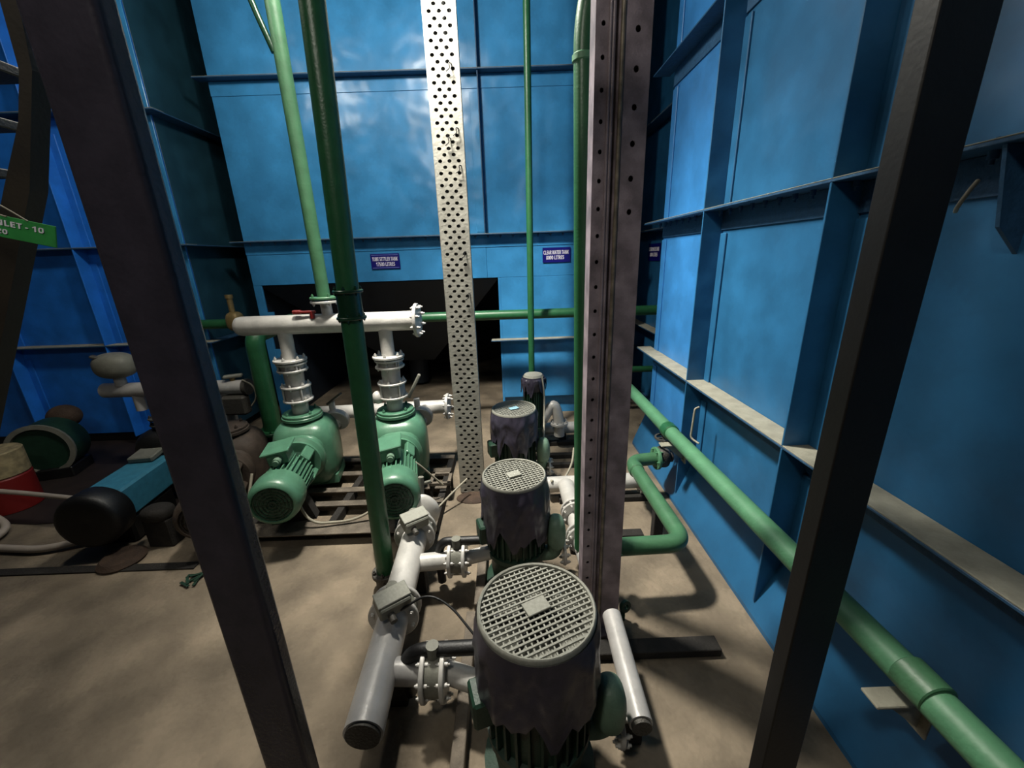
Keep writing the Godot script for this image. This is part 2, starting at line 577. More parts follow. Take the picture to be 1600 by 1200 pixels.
func back_tank() -> void:
	var Z := -5.2
	var t := thing("settler_tank", "wide blue steel tank across the back with a dark hopper opening", "tank", Vector3(-.9, 0, -6.4))
	var x0 := -3.16
	var x1 := 1.36
	var xs := -.235
	var rows := [[1.86, 2.375], [2.375, 4.03], [4.03, 5.6]]
	var b: B
	for r in rows:
		for c in [[x0, xs], [xs, x1]]:
			b = B.new(); b.bx(c[0] + .001, c[1] - .001, r[0] + .001, r[1] - .001, Z - .03, Z, .003)
			part(t, "panel", b, M.blue)
	for r in [[1.08, 1.86], [.27, 1.08]]:
		b = B.new(); b.bx(-.075, x1, r[0] + .001, r[1] - .001, Z - .03, Z, .003)
		part(t, "panel", b, M.blue)
	b = B.new(); b.bx(-.075, x1, .0, .27, Z - .12, Z - .09, .003)
	part(t, "skirt", b, M.blue)
	b = B.new(); b.bx(x0, -3.06, .0, 1.86, Z - .03, Z, .003)
	b.bx(-3.06, -2.98, 1.42, 1.53, Z - .03, Z, .003)
	b.bx(-3.06, -2.99, .0, 1.05, Z - .03, Z, .003)
	part(t, "leg", b, M.blue)
	b = B.new(); b.bx(-.105, -.075, 0, 1.86, Z - .2, Z, .003)
	part(t, "leg", b, M.blue)
	b = B.new(); b.bx(x0, -3.13, 0, 5.6, -9.0, Z - .03); part(t, "side_panel", b, M.hopper)  # interior shade under the tank put into this dark panel colour
	b = B.new(); b.bx(x1 - .03, x1, 0, 5.6, -9.0, Z - .03); part(t, "side_panel", b, M.blue)
	for f in [[4.03, x0 - .1, x1], [2.375, x0 - .1, x1], [1.085, -.22, x1]]:
		b = B.new(); b.bx(f[1], f[2], f[0] - .012, f[0], Z, Z + .12, .002)
		var fl := part(t, "ledge", b, M.flange)
		b = B.new(); b.bx(f[1] + .004, f[2], f[0] + .0005, f[0] + .004, Z + .002, Z + .118, .001)
		part(fl, "dust_layer", b, M.dust)
		if f[0] > 2.0:
			b = B.new(); b.bx(x0, x1, f[0] - .15, f[0] - .013, Z, Z + .008, .002)
			part(t, "lap_strip", b, M.blue)
		if f[0] < 3.0 and f[0] > 2.0:
			for q in 30:
				b = B.new(); b.bolt(Vector3(-3.05 + q * .15, f[0] - .012, Z + .06), Vector3.DOWN, .013, .035)
				part(fl, "bolt", b, M.flange)
	for r in [[2.38, 4.015], [4.035, 5.6]]:
		b = B.new(); b.bx(xs - .006, xs + .006, r[0], r[1], Z, Z + .10, .002)
		part(t, "rib", b, M.flange)
		b = B.new(); b.bx(xs - .10, xs - .006, r[0] + .02, r[1] - .17, Z, Z + .006, .002)
		part(t, "seam_strip", b, M.blue)
	b = B.new(); b.bx(.82, 1.0, 2.39, 4.0, Z, Z + .006, .002); part(t, "seam_strip", b, M.blue)
	# hopper: four sloped sides
	var p := [Vector3(-3.1, 1.85, -5.24), Vector3(-.1, 1.85, -5.24), Vector3(-.1, 1.85, -8.2), Vector3(-3.1, 1.85, -8.2)]
	var q := [Vector3(-1.95, .50, -6.6), Vector3(-1.25, .50, -6.6), Vector3(-1.25, .50, -7.2), Vector3(-1.95, .50, -7.2)]
	for i in 4:
		b = B.new(); b.flat([p[i], p[(i + 1) % 4], q[(i + 1) % 4], q[i]], Vector3(-1.6, 2.5, -6.8))
		var s := b.v.size()
		for k in s: b.v.append(b.v[k] + Vector3(0, .02, 0) - b.n[k] * .02)
		for k in range(0, s, 3): b.n.append_array([-b.n[k], -b.n[k], -b.n[k]])
		for k in range(s, b.v.size(), 3):
			var w := b.v[k + 1]
			b.v[k + 1] = b.v[k + 2]; b.v[k + 2] = w
		part(t, "hopper_plate", b, M.hopper)
	b = B.new(); b.cyl(Vector3(-1.6, .05, -6.9), Vector3(-1.6, .5, -6.9), .16); part(t, "hopper_outlet", b, M.hopper)

func left_tank() -> void:
	var Z := -4.8
	var X := -3.58
	var t := thing("storage_tank", "shadowed blue tank on the left behind the dark post", "tank", Vector3(-6.0, 0, -6.4))
	var ys := [.12, 1.27, 2.345, 3.62, 5.4]
	var xs := [-8.2, -7.0, -5.84, -4.68, X]
	var b: B
	for i in 4:
		for j in 4:
			b = B.new(); b.bx(xs[i] + .001, xs[i + 1] - .001, ys[j] + .001, ys[j + 1] - .001, Z - .03, Z, .003)
			part(t, "panel", b, M.blue_left)
	for j in 4:
		b = B.new(); b.bx(X - .03, X, ys[j] + .001, ys[j + 1] - .001, -9.0, Z - .03, .003)
		part(t, "side_panel", b, M.blue_side)
		b = B.new(); b.bx(X - .14, X + .012, ys[j] + .001, ys[j + 1] - .014, Z, Z + .012, .003)
		part(t, "corner_angle", b, M.blue)
		for i in range(1, 4):
			b = B.new(); b.bx(xs[i] - .006, xs[i] + .006, ys[j] + .001, ys[j + 1] - .014, Z, Z + .15, .002)
			b.bx(xs[i], xs[i] + .08, ys[j] + .001, ys[j + 1] - .16, Z, Z + .014, .002)
			part(t, "rib", b, M.blue_left)
	for j in range(1, 4):
		b = B.new(); b.bx(-8.2, X + .15, ys[j] - .012, ys[j], Z, Z + .15, .002)
		b.bx(X, X + .15, ys[j] - .012, ys[j], -9.0, Z, .002)
		var l := part(t, "ledge", b, M.flange)
		b = B.new(); b.bx(-8.2, X + .148, ys[j] + .0005, ys[j] + .005, Z + .002, Z + .148, .001)
		part(l, "dust_layer", b, M.dust)
	b = B.new(); b.bx(-8.2, X, 0, .12, Z - .1, Z - .02); part(t, "base_beam", b, M.black)

# ---------------------------------------------------------------- posts, column, tray
func round_rect(x0: float, x1: float, z0: float, z1: float, r: float) -> Array:
	var o := []
	for c in [[x1 - r, z1 - r, 0.0], [x0 + r, z1 - r, PI / 2], [x0 + r, z0 + r, PI], [x1 - r, z0 + r, PI * 1.5]]:
		for k in 6:
			var a: float = c[2] + PI / 2 * k / 5.0
			o.append(Vector2(c[0] + r * cos(a), c[1] + r * sin(a)))
	return o

func smooth_prism(b: B, poly: Array, y0: float, y1: float) -> void:   # vertical bar with rounded outline in x/z
	var k := poly.size()
	var nn := []
	for i in k:
		var d: Vector2 = poly[(i + 1) % k] - poly[(i - 1 + k) % k]
		nn.append(Vector3(d.y, 0, -d.x).normalized())
	for i in k:
		var j := (i + 1) % k
		var a := Vector3(poly[i].x, y0, poly[i].y)
		var c := Vector3(poly[j].x, y0, poly[j].y)
		var up := Vector3(0, y1 - y0, 0)
		b.tri(a, c, c + up, nn[i], nn[j], nn[j])
		b.tri(a, c + up, a + up, nn[i], nn[j], nn[i])
	var top := []
	var bot := []
	for q in poly:
		top.append(Vector3(q.x, y1, q.y)); bot.append(Vector3(q.x, y0, q.y))
	b.flat(top, bot[0]); b.flat(bot, top[0])

func posts() -> void:
	var t := thing("steel_post", "dark painted steel post nearest the camera on the left", "post", Vector3(-.70, 0, -.83))
	var b := B.new()
	smooth_prism(b, round_rect(-.768, -.636, -.855, -.80, .016), .012, 3.3)
	part(t, "shaft", b, M.post)
	b = B.new(); b.bx(-.80, -.60, 0, .012, -.90, -.75, .003); part(t, "base_plate", b, M.post)
	t = thing("steel_post", "black rectangular steel post nearest the camera on the right", "post", Vector3(.775, 0, -.82))
	b = B.new()
	smooth_prism(b, round_rect(.722, .828, -.853, -.80, .004), .012, 3.3)
	part(t, "shaft", b, M.post2)
	b = B.new(); b.bx(.69, .86, 0, .012, -.90, -.75, .003); part(t, "base_plate", b, M.post2)
	b = B.new(); b.bx(-.80, .86, 3.3, 3.38, -.86, -.79, .004)
	solo("cross_beam", b, M.post2, "dark steel cross beam joining the two near posts overhead", "beam")

	# perforated column
	var cz := -1.80
	t = thing("slotted_column", "brownish grey steel column of two punched channels behind the nearest pump", "column", Vector3(.465, 0, -1.85))
	for s in [[.362, .418, 0.105, .008, .02], [.466, .572, .125, .0105, 2.2]]:
		b = B.new()
		var w: float = s[1] - s[0]
		var cx: float = (s[0] + s[1]) * .5
		b.sieve(Vector3(cx, 0, cz), Basis.IDENTITY, w, s[4], 5.9, s[2], [[0.0]], s[3], s[3] * 1.15, .005)
		if s[4] > 1.0: b.bx(s[0], s[1], .02, s[4], cz - .005, cz)
		part(t, "punched_face", b, M.column)
		b = B.new()
		b.bx(s[0], s[0] + .005, .02, 5.9, cz - .11, cz - .006); b.bx(s[1] - .005, s[1], .02, 5.9, cz - .11, cz - .006)
		part(t, "channel_web", b, M.column)
		b = B.new(); b.bx(s[0] + .005, s[1] - .005, .02, 5.9, cz - .11, cz - .105)
		part(t, "channel_back", b, M.column)
	for lx in [[.416, .002, .007, 0], [.430, -.004, .008, 0], [.462, .004, .009, 1]]:
		b = B.new(); b.tube([Vector3(lx[0], .02, cz + lx[1]), Vector3(lx[0], 5.9, cz + lx[1])], lx[2], 8)
		part(t, "rolled_lip", b, M.lip if lx[3] else M.column)
	b = B.new(); b.bx(.418, .466, .02, 5.9, cz - .03, cz - .025); part(t, "channel_web", b, M.column)
	b = B.new(); b.bx(.33, .60, 0, .02, cz - .16, cz + .05, .003); part(t, "base_plate", b, M.column)

	# perforated cable tray
	t = thing("cable_tray", "pale perforated cable tray standing upright in the middle", "cable tray", Vector3(-.385, 0, -3.33))
	b = B.new()
	b.sieve(Vector3(-.385, 0, -3.3), Basis.IDENTITY, .226, .01, 5.5, .0405, [[-.068, 0.0, .068], [-.034, .034]], .0158, .0125, .003)
	part(t, "perforated_web", b, M.tray)
	for s in [-1, 1]:
		b = B.new(); b.bx(-.385 + s * .113 - .0015, -.385 + s * .113 + .0015, .01, 5.5, -3.36, -3.3)
		part(t, "side_rail", b, M.tray)
	var cb := thing("cable_bundle", "dark cables running up behind the perforated tray", "cables", Vector3(-.385, 0, -3.33))
	for q in 5:
		b = B.new(); b.tube([Vector3(-.469 + q * .042, .01, -3.328), Vector3(-.469 + q * .042, 5.5, -3.328)], .021, 10)
		part(cb, "cable", b, M.black)
	for k in [[.03, 3.35], [.05, 2.96], [-.01, 2.9], [.055, 2.72], [.05, 2.12], [.06, 1.80]]:
		b = B.new()
		var o := Vector3(-.385 + k[0], k[1], -3.296)
		b.tube(bend([o + Vector3(.03, .03, -.004), o + Vector3(.012, .034, .01), o + Vector3(.02, 0, .012), o + Vector3(-.01, -.018, .008)], .012, 4), .0035, 6)
		part(t, "cable_tie", b, M.black)
	b = B.new(); b.blob(Vector3(-.37, .0, -3.22), Vector3(.16, .03, .1)); solo("rust_heap", b, M.rust, "small heap of rusty dirt at the foot of the cable tray", "dirt")

# ---------------------------------------------------------------- upright pumps
func upright(p: Vector3, r: float, top: float, label: String, small := false) -> Node3D:
	var t := thing("upright_pump", label, "pump", p, 0.0)
	var b := B.new()
	# casing and finned body
	b.lathe([Vector2(0, 0), Vector2(r * 1.05, 0), Vector2(r * 1.05, .03), Vector2(r * .8, .05), Vector2(r * .85, .14), Vector2(r * .7, .24), Vector2(r * .95, .25), Vector2(r * .95, .28), Vector2(r * .8, .29), Vector2(0, .29)], p)
	part(t, "pump_casing", b, M.pump_dark)
	b = B.new()
	b.cyl(p + Vector3(0, .285, 0), p + Vector3(0, top - .12, 0), r * .84, 28)
	for k in 28:
		var a := TAU * k / 28
		b.box(p + Vector3(cos(a) * r * .88, (.30 + top - .14) * .5, sin(a) * r * .88), Vector3(r * .14, top - .14 - .30, r * .045), Basis(Vector3.UP, -a))
	part(t, "finned_body", b, M.pump_dark)
	# terminal box
	b = B.new(); b.box(p + Vector3(-r * .95, top * .55, r * .3), Vector3(.10, .13, .12), Basis(Vector3.UP, .3), .01)
	part(t, "terminal_box", b, M.pump_dark)
	# fan cowl with open top rim
	b = B.new()
	b.lathe([Vector2(r * .9, top - .16), Vector2(r * 1.0, top - .14), Vector2(r * 1.0, top - .03), Vector2(r * .97, top - .008), Vector2(r * .965, top), Vector2(r * .945, top), Vector2(r * .935, top - .02), Vector2(r * .92, top - .1), Vector2(0, top - .1)], p, Vector3.UP, 40)
	part(t, "fan_cowl", b, M.grille if not small else M.bag)
	if small:
		b = B.new(); b.lathe([Vector2(r * .9, top - .004), Vector2(r * .8, top + .02), Vector2(0, top + .03)], p); part(t, "cowl_cap", b, M.grille)
	else:
		b = B.new()
		var n := 19 if r > .21 else 17
		for dirn in 2:
			var a := .42 + dirn * 1.45
			var u := Vector3(cos(a), 0, -sin(a))
			var w := Vector3(sin(a), 0, cos(a))
			for k in range(-n / 2, n / 2 + 1):
				var off := k * r * 1.9 / n
				var hl := sqrt(max(0.0, r * r * .9 - off * off))
				if hl < .02: continue
				b.box(p + Vector3(0, top - .006 - dirn * .004, 0) + w * off, Vector3(hl * 2, .005, .0075 if dirn == 0 else .0055), Basis(u, Vector3.UP, w))
		var rm := B.new()
		rm.lathe([Vector2(r * .925, top - .006), Vector2(r * .93, top + .004), Vector2(r * .96, top + .008), Vector2(r * .985, top + .002), Vector2(r * .99, top - .012), Vector2(r * .925, top - .006)], p, Vector3.UP, 40)
		part(t, "cowl_rim", rm, M.grille)
		var gr := part(t, "grille", b, M.grille)
		gr.set_meta("kind", "stuff")
		b = B.new(); b.box(p + Vector3(.0, top + .003, .0), Vector3(r * .42, .006, r * .28), Basis(Vector3.UP, .45), .002)
		part(t, "badge", b, M.badge if p.z < -3.0 else M.grille)
		b = B.new(); b.cyl(p + Vector3(0, top - .098, 0), p + Vector3(0, top - .03, 0), r * .3, 16)
		for k in 6:
			var a := TAU * k / 6
			b.box(p + Vector3(cos(a) * r * .5, top - .06, sin(a) * r * .5), Vector3(r * .55, .05, .006), Basis(Vector3.UP, -a))
		part(t, "fan", b, M.black)
	# wrinkled plastic wrap
	var rng := RandomNumberGenerator.new()
	rng.seed = int(r * 1000 + p.z * -100)
	var f := FastNoiseLite.new()
	f.seed = rng.randi() % 1000
	f.frequency = 1.0
	b = B.new()
	var S := 56
	var R := 18
	var pos := func(i: int, j: int) -> Vector3:
		var a := TAU * (i % S) / S
		var d := Vector3(cos(a), 0, sin(a))
		var h := float(j) / R
		var low: float = top * (.84 if small else .60) + f.get_noise_2d(d.x * 1.6 + 7, d.z * 1.6) * .22
		var y: float = lerp(top - .012, low, h)
		var w: float = f.get_noise_3d(d.x * 2.3, y * 3.0, d.z * 2.3) * .022 + f.get_noise_3d(d.x * 6, y * 3.0 + 9, d.z * 6) * .010
		var rr: float = r * lerp(1.005, 1.04, min(1.0, h * 4)) + (w + .008) * min(1.0, h * 5)
		return p + d * rr + Vector3(0, y, 0)
	for i in S:
		for j in R:
			var nn := []
			for e in [[i, j], [i + 1, j], [i + 1, j + 1], [i, j + 1]]:
				var du: Vector3 = pos.call(e[0] + 1, e[1]) - pos.call(e[0] + S - 1, e[1])
				var dv: Vector3 = pos.call(e[0], e[1] + 1) - pos.call(e[0], e[1] - 1)
				var m := du.cross(dv).normalized()
				var pp: Vector3 = pos.call(e[0], e[1])
				if m.dot(pp - p - Vector3(0, pp.y, 0)) < 0: m = -m
				nn.append(m)
			var a: Vector3 = pos.call(i, j)
			var c: Vector3 = pos.call(i + 1, j)
			var d2: Vector3 = pos.call(i + 1, j + 1)
			var e2: Vector3 = pos.call(i, j + 1)
			b.tri(a, c, d2, nn[0], nn[1], nn[2]); b.tri(a, d2, e2, nn[0], nn[2], nn[3])
	var wr := part(t, "plastic_wrap", b, M.bag)
	wr.set_meta("label", "wrinkled black plastic sheet wrapped round the motor")
	# green discharge bend on the right
	b = B.new()
	if not small:
		b.blob(p + Vector3(r + .055, .40, .05), Vector3(.062, .12, .08), .8, .8)
		b.tube(bend([p + Vector3(r * .5, .2, .0), p + Vector3(r + .05, .2, .0), p + Vector3(r + .055, .4, .03)], .05), .05)
		part(t, "discharge_bend", b, M.lump)
		b = B.new(); b.flange(p + Vector3(r + .055, .2, .0) + Vector3(.06, 0, 0), Vector3.RIGHT, .085, .02)
		part(t, "flange", b, M.white)
	else:
		b.tube(bend([p + Vector3(r * .6, .3, 0), p + Vector3(r + .10, .55, 0), p + Vector3(r + .16, .35, .02), p + Vector3(r + .16, .15, .02)], .1), .06)
		part(t, "discharge_bend", b, M.white)
		b = B.new(); b.flange(p + Vector3(r + .16, .30, .02), Vector3.UP, .10, .03)
		part(t, "flange", b, M.white)
	return t

func upright_pumps() -> void:
	upright(Vector3(.068, 0, -1.185), .226, .85, "largest upright motor pump in black wrap, nearest the camera with wide dusty fan grille")
	upright(Vector3(.004, 0, -2.235), .203, .80, "second upright black wrapped motor pump, directly behind the largest one")
	upright(Vector3(.025, 0, -3.39), .203, .80, "third upright black wrapped motor pump with pale blue badge on its grille")
	upright(Vector3(.255, 0, -4.2), .122, .86, "smallest upright motor pump, farthest back under the thin green pipe", true)
	# floor beams
	var k := 0
	for s in [[-1.66, .20, 1.09, .09], [-2.60, .1, .98, .08], [-3.10, .4, 1.25, .07], [-3.72, .1, .95, .05], [-3.93, .1, .95, .06], [-4.24, .1, 1.05, .06]]:
		var b := B.new(); b.bx(s[1], s[2], 0, .05, s[0] - s[3] * .5, s[0] + s[3] * .5, .004)
		solo("floor_beam", b, M.beam, ["dark steel floor beam right of the largest pump", "dark steel floor beam ending beside the bent green pipe", "dark steel floor beam under the nearer white branch pipe", "first of three thin floor beams behind the nearer white branch pipe", "middle of three thin floor beams behind the nearer white branch pipe", "farthest floor beam just in front of the far white branch pipe"][k], "beam", "steel beams lying on the floor by the pumps")
		k += 1
	k = 0
	for s in [[-.28, -1.9, -.85], [-.24, -2.9, -1.95]]:
		var b := B.new(); b.bx(s[0] - .03, s[0] + .03, .0, .08, s[1], s[2], .004)
		solo("skid_rail", b, M.skid, ["grey skid rail left of the largest pump running toward the camera", "grey skid rail left of the second pump"][k], "rail")
		k += 1

func valve(p: Vector3, axis: Vector3, r: float, label: String, box_tilt: float, gear := true) -> Node3D:
	var t := thing("butterfly_valve", label, "valve", p - Vector3(0, r, 0))
	var a := axis.normalized()
	var b := B.new()
	b.flange(p - a * .045, a, r, .022, 8); b.flange(p + a * .045, a, r, .022, 8)
	part(t, "flange", b, M.white)
	b = B.new(); b.cyl(p - a * .034, p + a * .034, r * .86, 24)
	part(t, "valve_body", b, M.gear)
	b = B.new(); b.cyl(p, p + Vector3(0, r + .04, 0), .03, 14)
	part(t, "neck", b, M.gear)
	if gear:
		var o := p + Vector3(.03, r + .03, .10)
		var bs := Basis(Vector3.UP, box_tilt) * Basis(Vector3.RIGHT, .25)
		b = B.new(); b.box(o, Vector3(.165, .08, .11), bs, .008)
		part(t, "gearbox", b, M.gear)
		b = B.new(); b.box(o + bs * Vector3(0, .046, -.006), Vector3(.17, .012, .09), bs, .003)
		part(t, "gearbox_cover", b, M.grille)
		b = B.new(); b.cyl(o + bs * Vector3(-.03, -.01, .055), o + bs * Vector3(-.03, -.01, .10), .018, 12)
		part(t, "shaft", b, M.steel)
	return t

func headers() -> void:
	# suction header along the left
	var hx := -.665
	var hy := .27
	var t := thing("suction_header", "silver pipe lying along the floor left of the largest pump, open end toward the camera", "pipe", Vector3(-.68, 0, -1.4))
	var b := B.new()
	b.tube([Vector3(-.648, hy, -1.14), Vector3(-.672, hy, -1.70)], .082, 24)
	part(t, "pipe", b, M.silver)
	b = B.new(); b.cyl(Vector3(-.648, hy, -1.142), Vector3(-.648, hy, -1.128), .072, 24); part(t, "end_cap", b, M.steel)
	b = B.new(); b.tube([Vector3(-.66, hy - .02, -1.42), Vector3(-.36, hy - .02, -1.40)], .06, 20); part(t, "branch", b, M.silver)
	b = B.new(); b.bx(-.75, -.56, 0, hy - .075, -1.5, -1.42, .006); part(t, "saddle", b, M.beam)
	t = thing("suction_header", "white painted pipe between the two boxed valves by the green downpipe", "pipe", Vector3(-.69, 0, -2.1))
	b = B.new(); b.tube([Vector3(-.676, hy, -1.79), Vector3(-.70, hy, -2.36)], .085, 24)
	b.tube([Vector3(-.705, hy, -2.45), Vector3(-.71, hy, -2.62)], .085, 24)
	part(t, "pipe", b, M.white)
	b = B.new(); b.tube([Vector3(-.68, hy - .02, -2.12), Vector3(-.34, hy - .02, -2.15)], .055, 20); part(t, "branch", b, M.white)
	b = B.new(); b.blob(Vector3(-.715, hy + .02, -2.62), Vector3(.15, .15, .06)); part(t, "end_cap", b, M.white)
	b = B.new(); b.bx(-.78, -.6, 0, hy - .075, -2.2, -2.12, .006); part(t, "saddle", b, M.beam)
	valve(Vector3(-.674, hy, -1.745), Vector3(-.04, 0, -1), .135, "grey boxed valve at the foot of the green downpipe, nearest the camera", .62)
	valve(Vector3(-.703, hy, -2.405), Vector3(-.04, 0, -1), .14, "white boxed valve with round white cap, left of the second pump", .62)
	valve(Vector3(-.40, hy - .02, -1.405), Vector3.RIGHT, .125, "dark wafer valve with two disc flanges beside the largest pump", 0, false)
	valve(Vector3(-.38, hy - .02, -2.15), Vector3.RIGHT, .115, "dark wafer valve with two disc flanges beside the second pump", 0, false)
	t = thing("pump_inlet", "short white flanged inlet stub between wafer valve and largest pump", "pipe", Vector3(-.25, 0.05, -1.3))
	b = B.new(); b.tube([Vector3(-.352, hy - .02, -1.405), Vector3(-.15, hy - .02, -1.33)], .05, 18); part(t, "pipe", b, M.white)
	t = thing("pump_inlet", "short white flanged inlet stub between wafer valve and second pump", "pipe", Vector3(-.25, 0.05, -2.2))
	b = B.new(); b.tube([Vector3(-.332, hy - .02, -2.15), Vector3(-.16, hy - .02, -2.2)], .045, 18); part(t, "pipe", b, M.white)
	# black hoses over the inlets
	b = B.new(); b.tube(bend([Vector3(-.12, .40, -1.40), Vector3(-.48, .37, -1.42), Vector3(-.55, .28, -1.44), Vector3(-.55, .05, -1.46)], .1), .033, 14)
	solo("cable_hose", b, M.black, "thick black hose arching out left from the largest pump", "hose")
	b = B.new(); b.tube(bend([Vector3(-.14, .38, -2.16), Vector3(-.47, .37, -2.17), Vector3(-.50, .30, -2.17), Vector3(-.50, .05, -2.18)], .05), .028, 14)
	solo("cable_hose", b, M.black, "thick black hose reaching left from the second pump", "hose")
	b = B.new(); b.tube(bend([Vector3(-.60, .40, -1.62), Vector3(-.46, .48, -1.64), Vector3(-.34, .44, -1.60), Vector3(-.22, .36, -1.50)], .12), .006, 8)
	solo("wire", b, M.black, "thin dark wire arching from the near valve box to the largest pump", "wire")
	# discharge header on the right
	t = thing("discharge_header", "silver pipe on the right of the largest pump ending flat toward the camera", "pipe", Vector3(.5, 0, -1.4))
	b = B.new(); b.tube([Vector3(.475, .30, -1.118), Vector3(.487, .30, -1.63)], .048, 22); part(t, "pipe", b, M.silver)
	b = B.new(); b.cyl(Vector3(.475, .30, -1.12), Vector3(.475, .30, -1.10), .04, 20); part(t, "end_cap", b, M.steel)
	b = B.new(); b.bx(.42, .53, 0, .256, -1.28, -1.22, .004); part(t, "saddle", b, M.beam)
	t = thing("discharge_header", "white flanged pipe behind the steel column beside the second pump", "pipe", Vector3(.47, 0, -2.6))
	b = B.new(); b.tube([Vector3(.455, .27, -2.0), Vector3(.46, .17, -3.1)], .068, 22); part(t, "pipe", b, M.white)
	for z in [-2.28, -2.33, -2.56, -2.61]:
		b = B.new(); b.flange(Vector3(.455, .255, z), Vector3(0, 0, -1), .108, .02); part(t, "flange", b, M.white)
	b = B.new(); b.bx(.40, .53, 0, .19, -2.5, -2.44, .004); part(t, "saddle", b, M.beam)
	# branch pipes
	t = thing("branch_pipe", "nearer white branch pipe crossing behind the column to the bent green pipe", "pipe", Vector3(.75, 0, -3.17))
	b = B.new(); b.tube([Vector3(.30, .15, -3.155), Vector3(1.13, .15, -3.175)], .068, 22); part(t, "pipe", b, M.white)
	b = B.new(); b.flange(Vector3(1.14, .15, -3.175), Vector3.RIGHT, .12, .03); part(t, "flange", b, M.white)
	b = B.new(); b.flange(Vector3(.60, .15, -3.16), Vector3.RIGHT, .115, .03); part(t, "flange", b, M.white)
	b = B.new(); b.bx(.86, .94, 0, .09, -3.22, -3.12); part(t, "saddle", b, M.beam)
	t = thing("branch_pipe", "far white branch pipe from the smallest pump to the column", "pipe", Vector3(.8, 0, -4.4))
	b = B.new(); b.tube([Vector3(.36, .15, -4.38), Vector3(1.2, .15, -4.40)], .068, 22); part(t, "pipe", b, M.white)
	b = B.new(); b.flange(Vector3(.80, .15, -4.39), Vector3.RIGHT, .12, .03); b.flange(Vector3(.84, .15, -4.39), Vector3.RIGHT, .12, .03); part(t, "flange", b, M.white)
	b = B.new(); b.bx(.56, .64, 0, .09, -4.45, -4.33); part(t, "saddle", b, M.beam)

# ---------------------------------------------------------------- green self-priming pumps
func green_pump(p: Vector3, turn: float, label: String, body: Material, dark: Material) -> Node3D:
	var t := thing("motor_pump", label, "pump", p, turn)
	var b := B.new()
	b.blob(Vector3(0, .32, -.02), Vector3(.27, .32, .27), .55, .6)
	b.blob(Vector3(.0, .36, .18), Vector3(.20, .2, .12), .7, .8)
	part(t, "volute", b, body, true)
	b = B.new(); b.cyl(Vector3(0, .61, 0), Vector3(0, .655, 0), .12, 24)
	b.flange(Vector3(0, .662, 0), Vector3.UP, .175, .03, 4, .013)
	b.flange(Vector3(0, .69, 0), Vector3.UP, .165, .022, 4, .013)
	part(t, "top_flange", b, body, true)
	b = B.new(); b.box(Vector3(0, .05, -.02), Vector3(.5, .1, .34), Basis.IDENTITY, .01); part(t, "foot", b, body, true)
	var my := .36
	# bearing bracket with open windows
	b = B.new(); b.lathe([Vector2(0, 0), Vector2(.20, 0), Vector2(.21, .01), Vector2(.21, .05), Vector2(.185, .07), Vector2(.185, .1), Vector2(0, .1)], Vector3(0, my, .25), Vector3.BACK, 28)
	part(t, "adaptor_ring", b, body, true)
	b = B.new(); b.cyl(Vector3(0, my, .34), Vector3(0, my, .52), .10, 20); part(t, "coupling", b, dark, true)
	for k in 4:
		var a := PI / 4 + PI / 2 * k
		b = B.new(); b.box(Vector3(cos(a) * .155, my + sin(a) * .155, .43), Vector3(.045, .085, .20), Basis(Vector3.BACK, a), .008)
		part(t, "bracket_arm", b, body, true)
	# motor
	b = B.new(); b.cyl(Vector3(0, my, .50), Vector3(0, my, .82), .135, 28)
	for k in 30:
		var a := TAU * k / 30
		b.box(Vector3(cos(a) * .148, my + sin(a) * .148, .66), Vector3(.034, .009, .30), Basis(Vector3.BACK, a))
	part(t, "finned_motor", b, body, true)
	b = B.new()
	b.lathe([Vector2(.15, 0), Vector2(.178, .01), Vector2(.184, .04), Vector2(.184, .15), Vector2(.176, .19), Vector2(.155, .215), Vector2(.14, .218), Vector2(.135, .19), Vector2(0, .19)], Vector3(0, my, .79), Vector3.BACK, 36)
	part(t, "fan_cover", b, body, true)
	b = B.new()
	for k in 5: b.lathe([Vector2(.02 + k * .025, 0), Vector2(.028 + k * .025, 0), Vector2(.028 + k * .025, .006), Vector2(.02 + k * .025, .006), Vector2(.02 + k * .025, 0)], Vector3(0, my, .998), Vector3.BACK, 24)
	for k in 6: b.box(Vector3(0, my, .996), Vector3(.28, .006, .004), Basis(Vector3.BACK, PI * k / 6))
	part(t, "fan_grille", b, dark, true)
	b = B.new(); b.box(Vector3(-.03, my + .20, .60), Vector3(.15, .10, .16), Basis(Vector3.BACK, .15), .008); part(t, "terminal_box", b, body, true)
	b = B.new(); b.box(Vector3(-.04, my + .265, .59), Vector3(.21, .022, .22), Basis(Vector3.BACK, .15) * Basis(Vector3.RIGHT, .08), .006); part(t, "terminal_cover", b, body, true)
	b = B.new(); b.cyl(Vector3(-.02, my + .2, .66), Vector3(-.02, my + .2, .74), .03, 14); b.cyl(Vector3(-.02, my + .2, .73), Vector3(-.02, my + .2, .76), .022, 14)
	part(t, "cable_gland", b, M.lump, true)
	b = B.new(); b.prism([Vector2(-.17, 0), Vector2(.17, 0), Vector2(.10, my - .12), Vector2(-.10, my - .12)], Vector3(0, .0, .60), Basis.IDENTITY, .10)
	part(t, "motor_stand", b, M.beam, true)
	return t

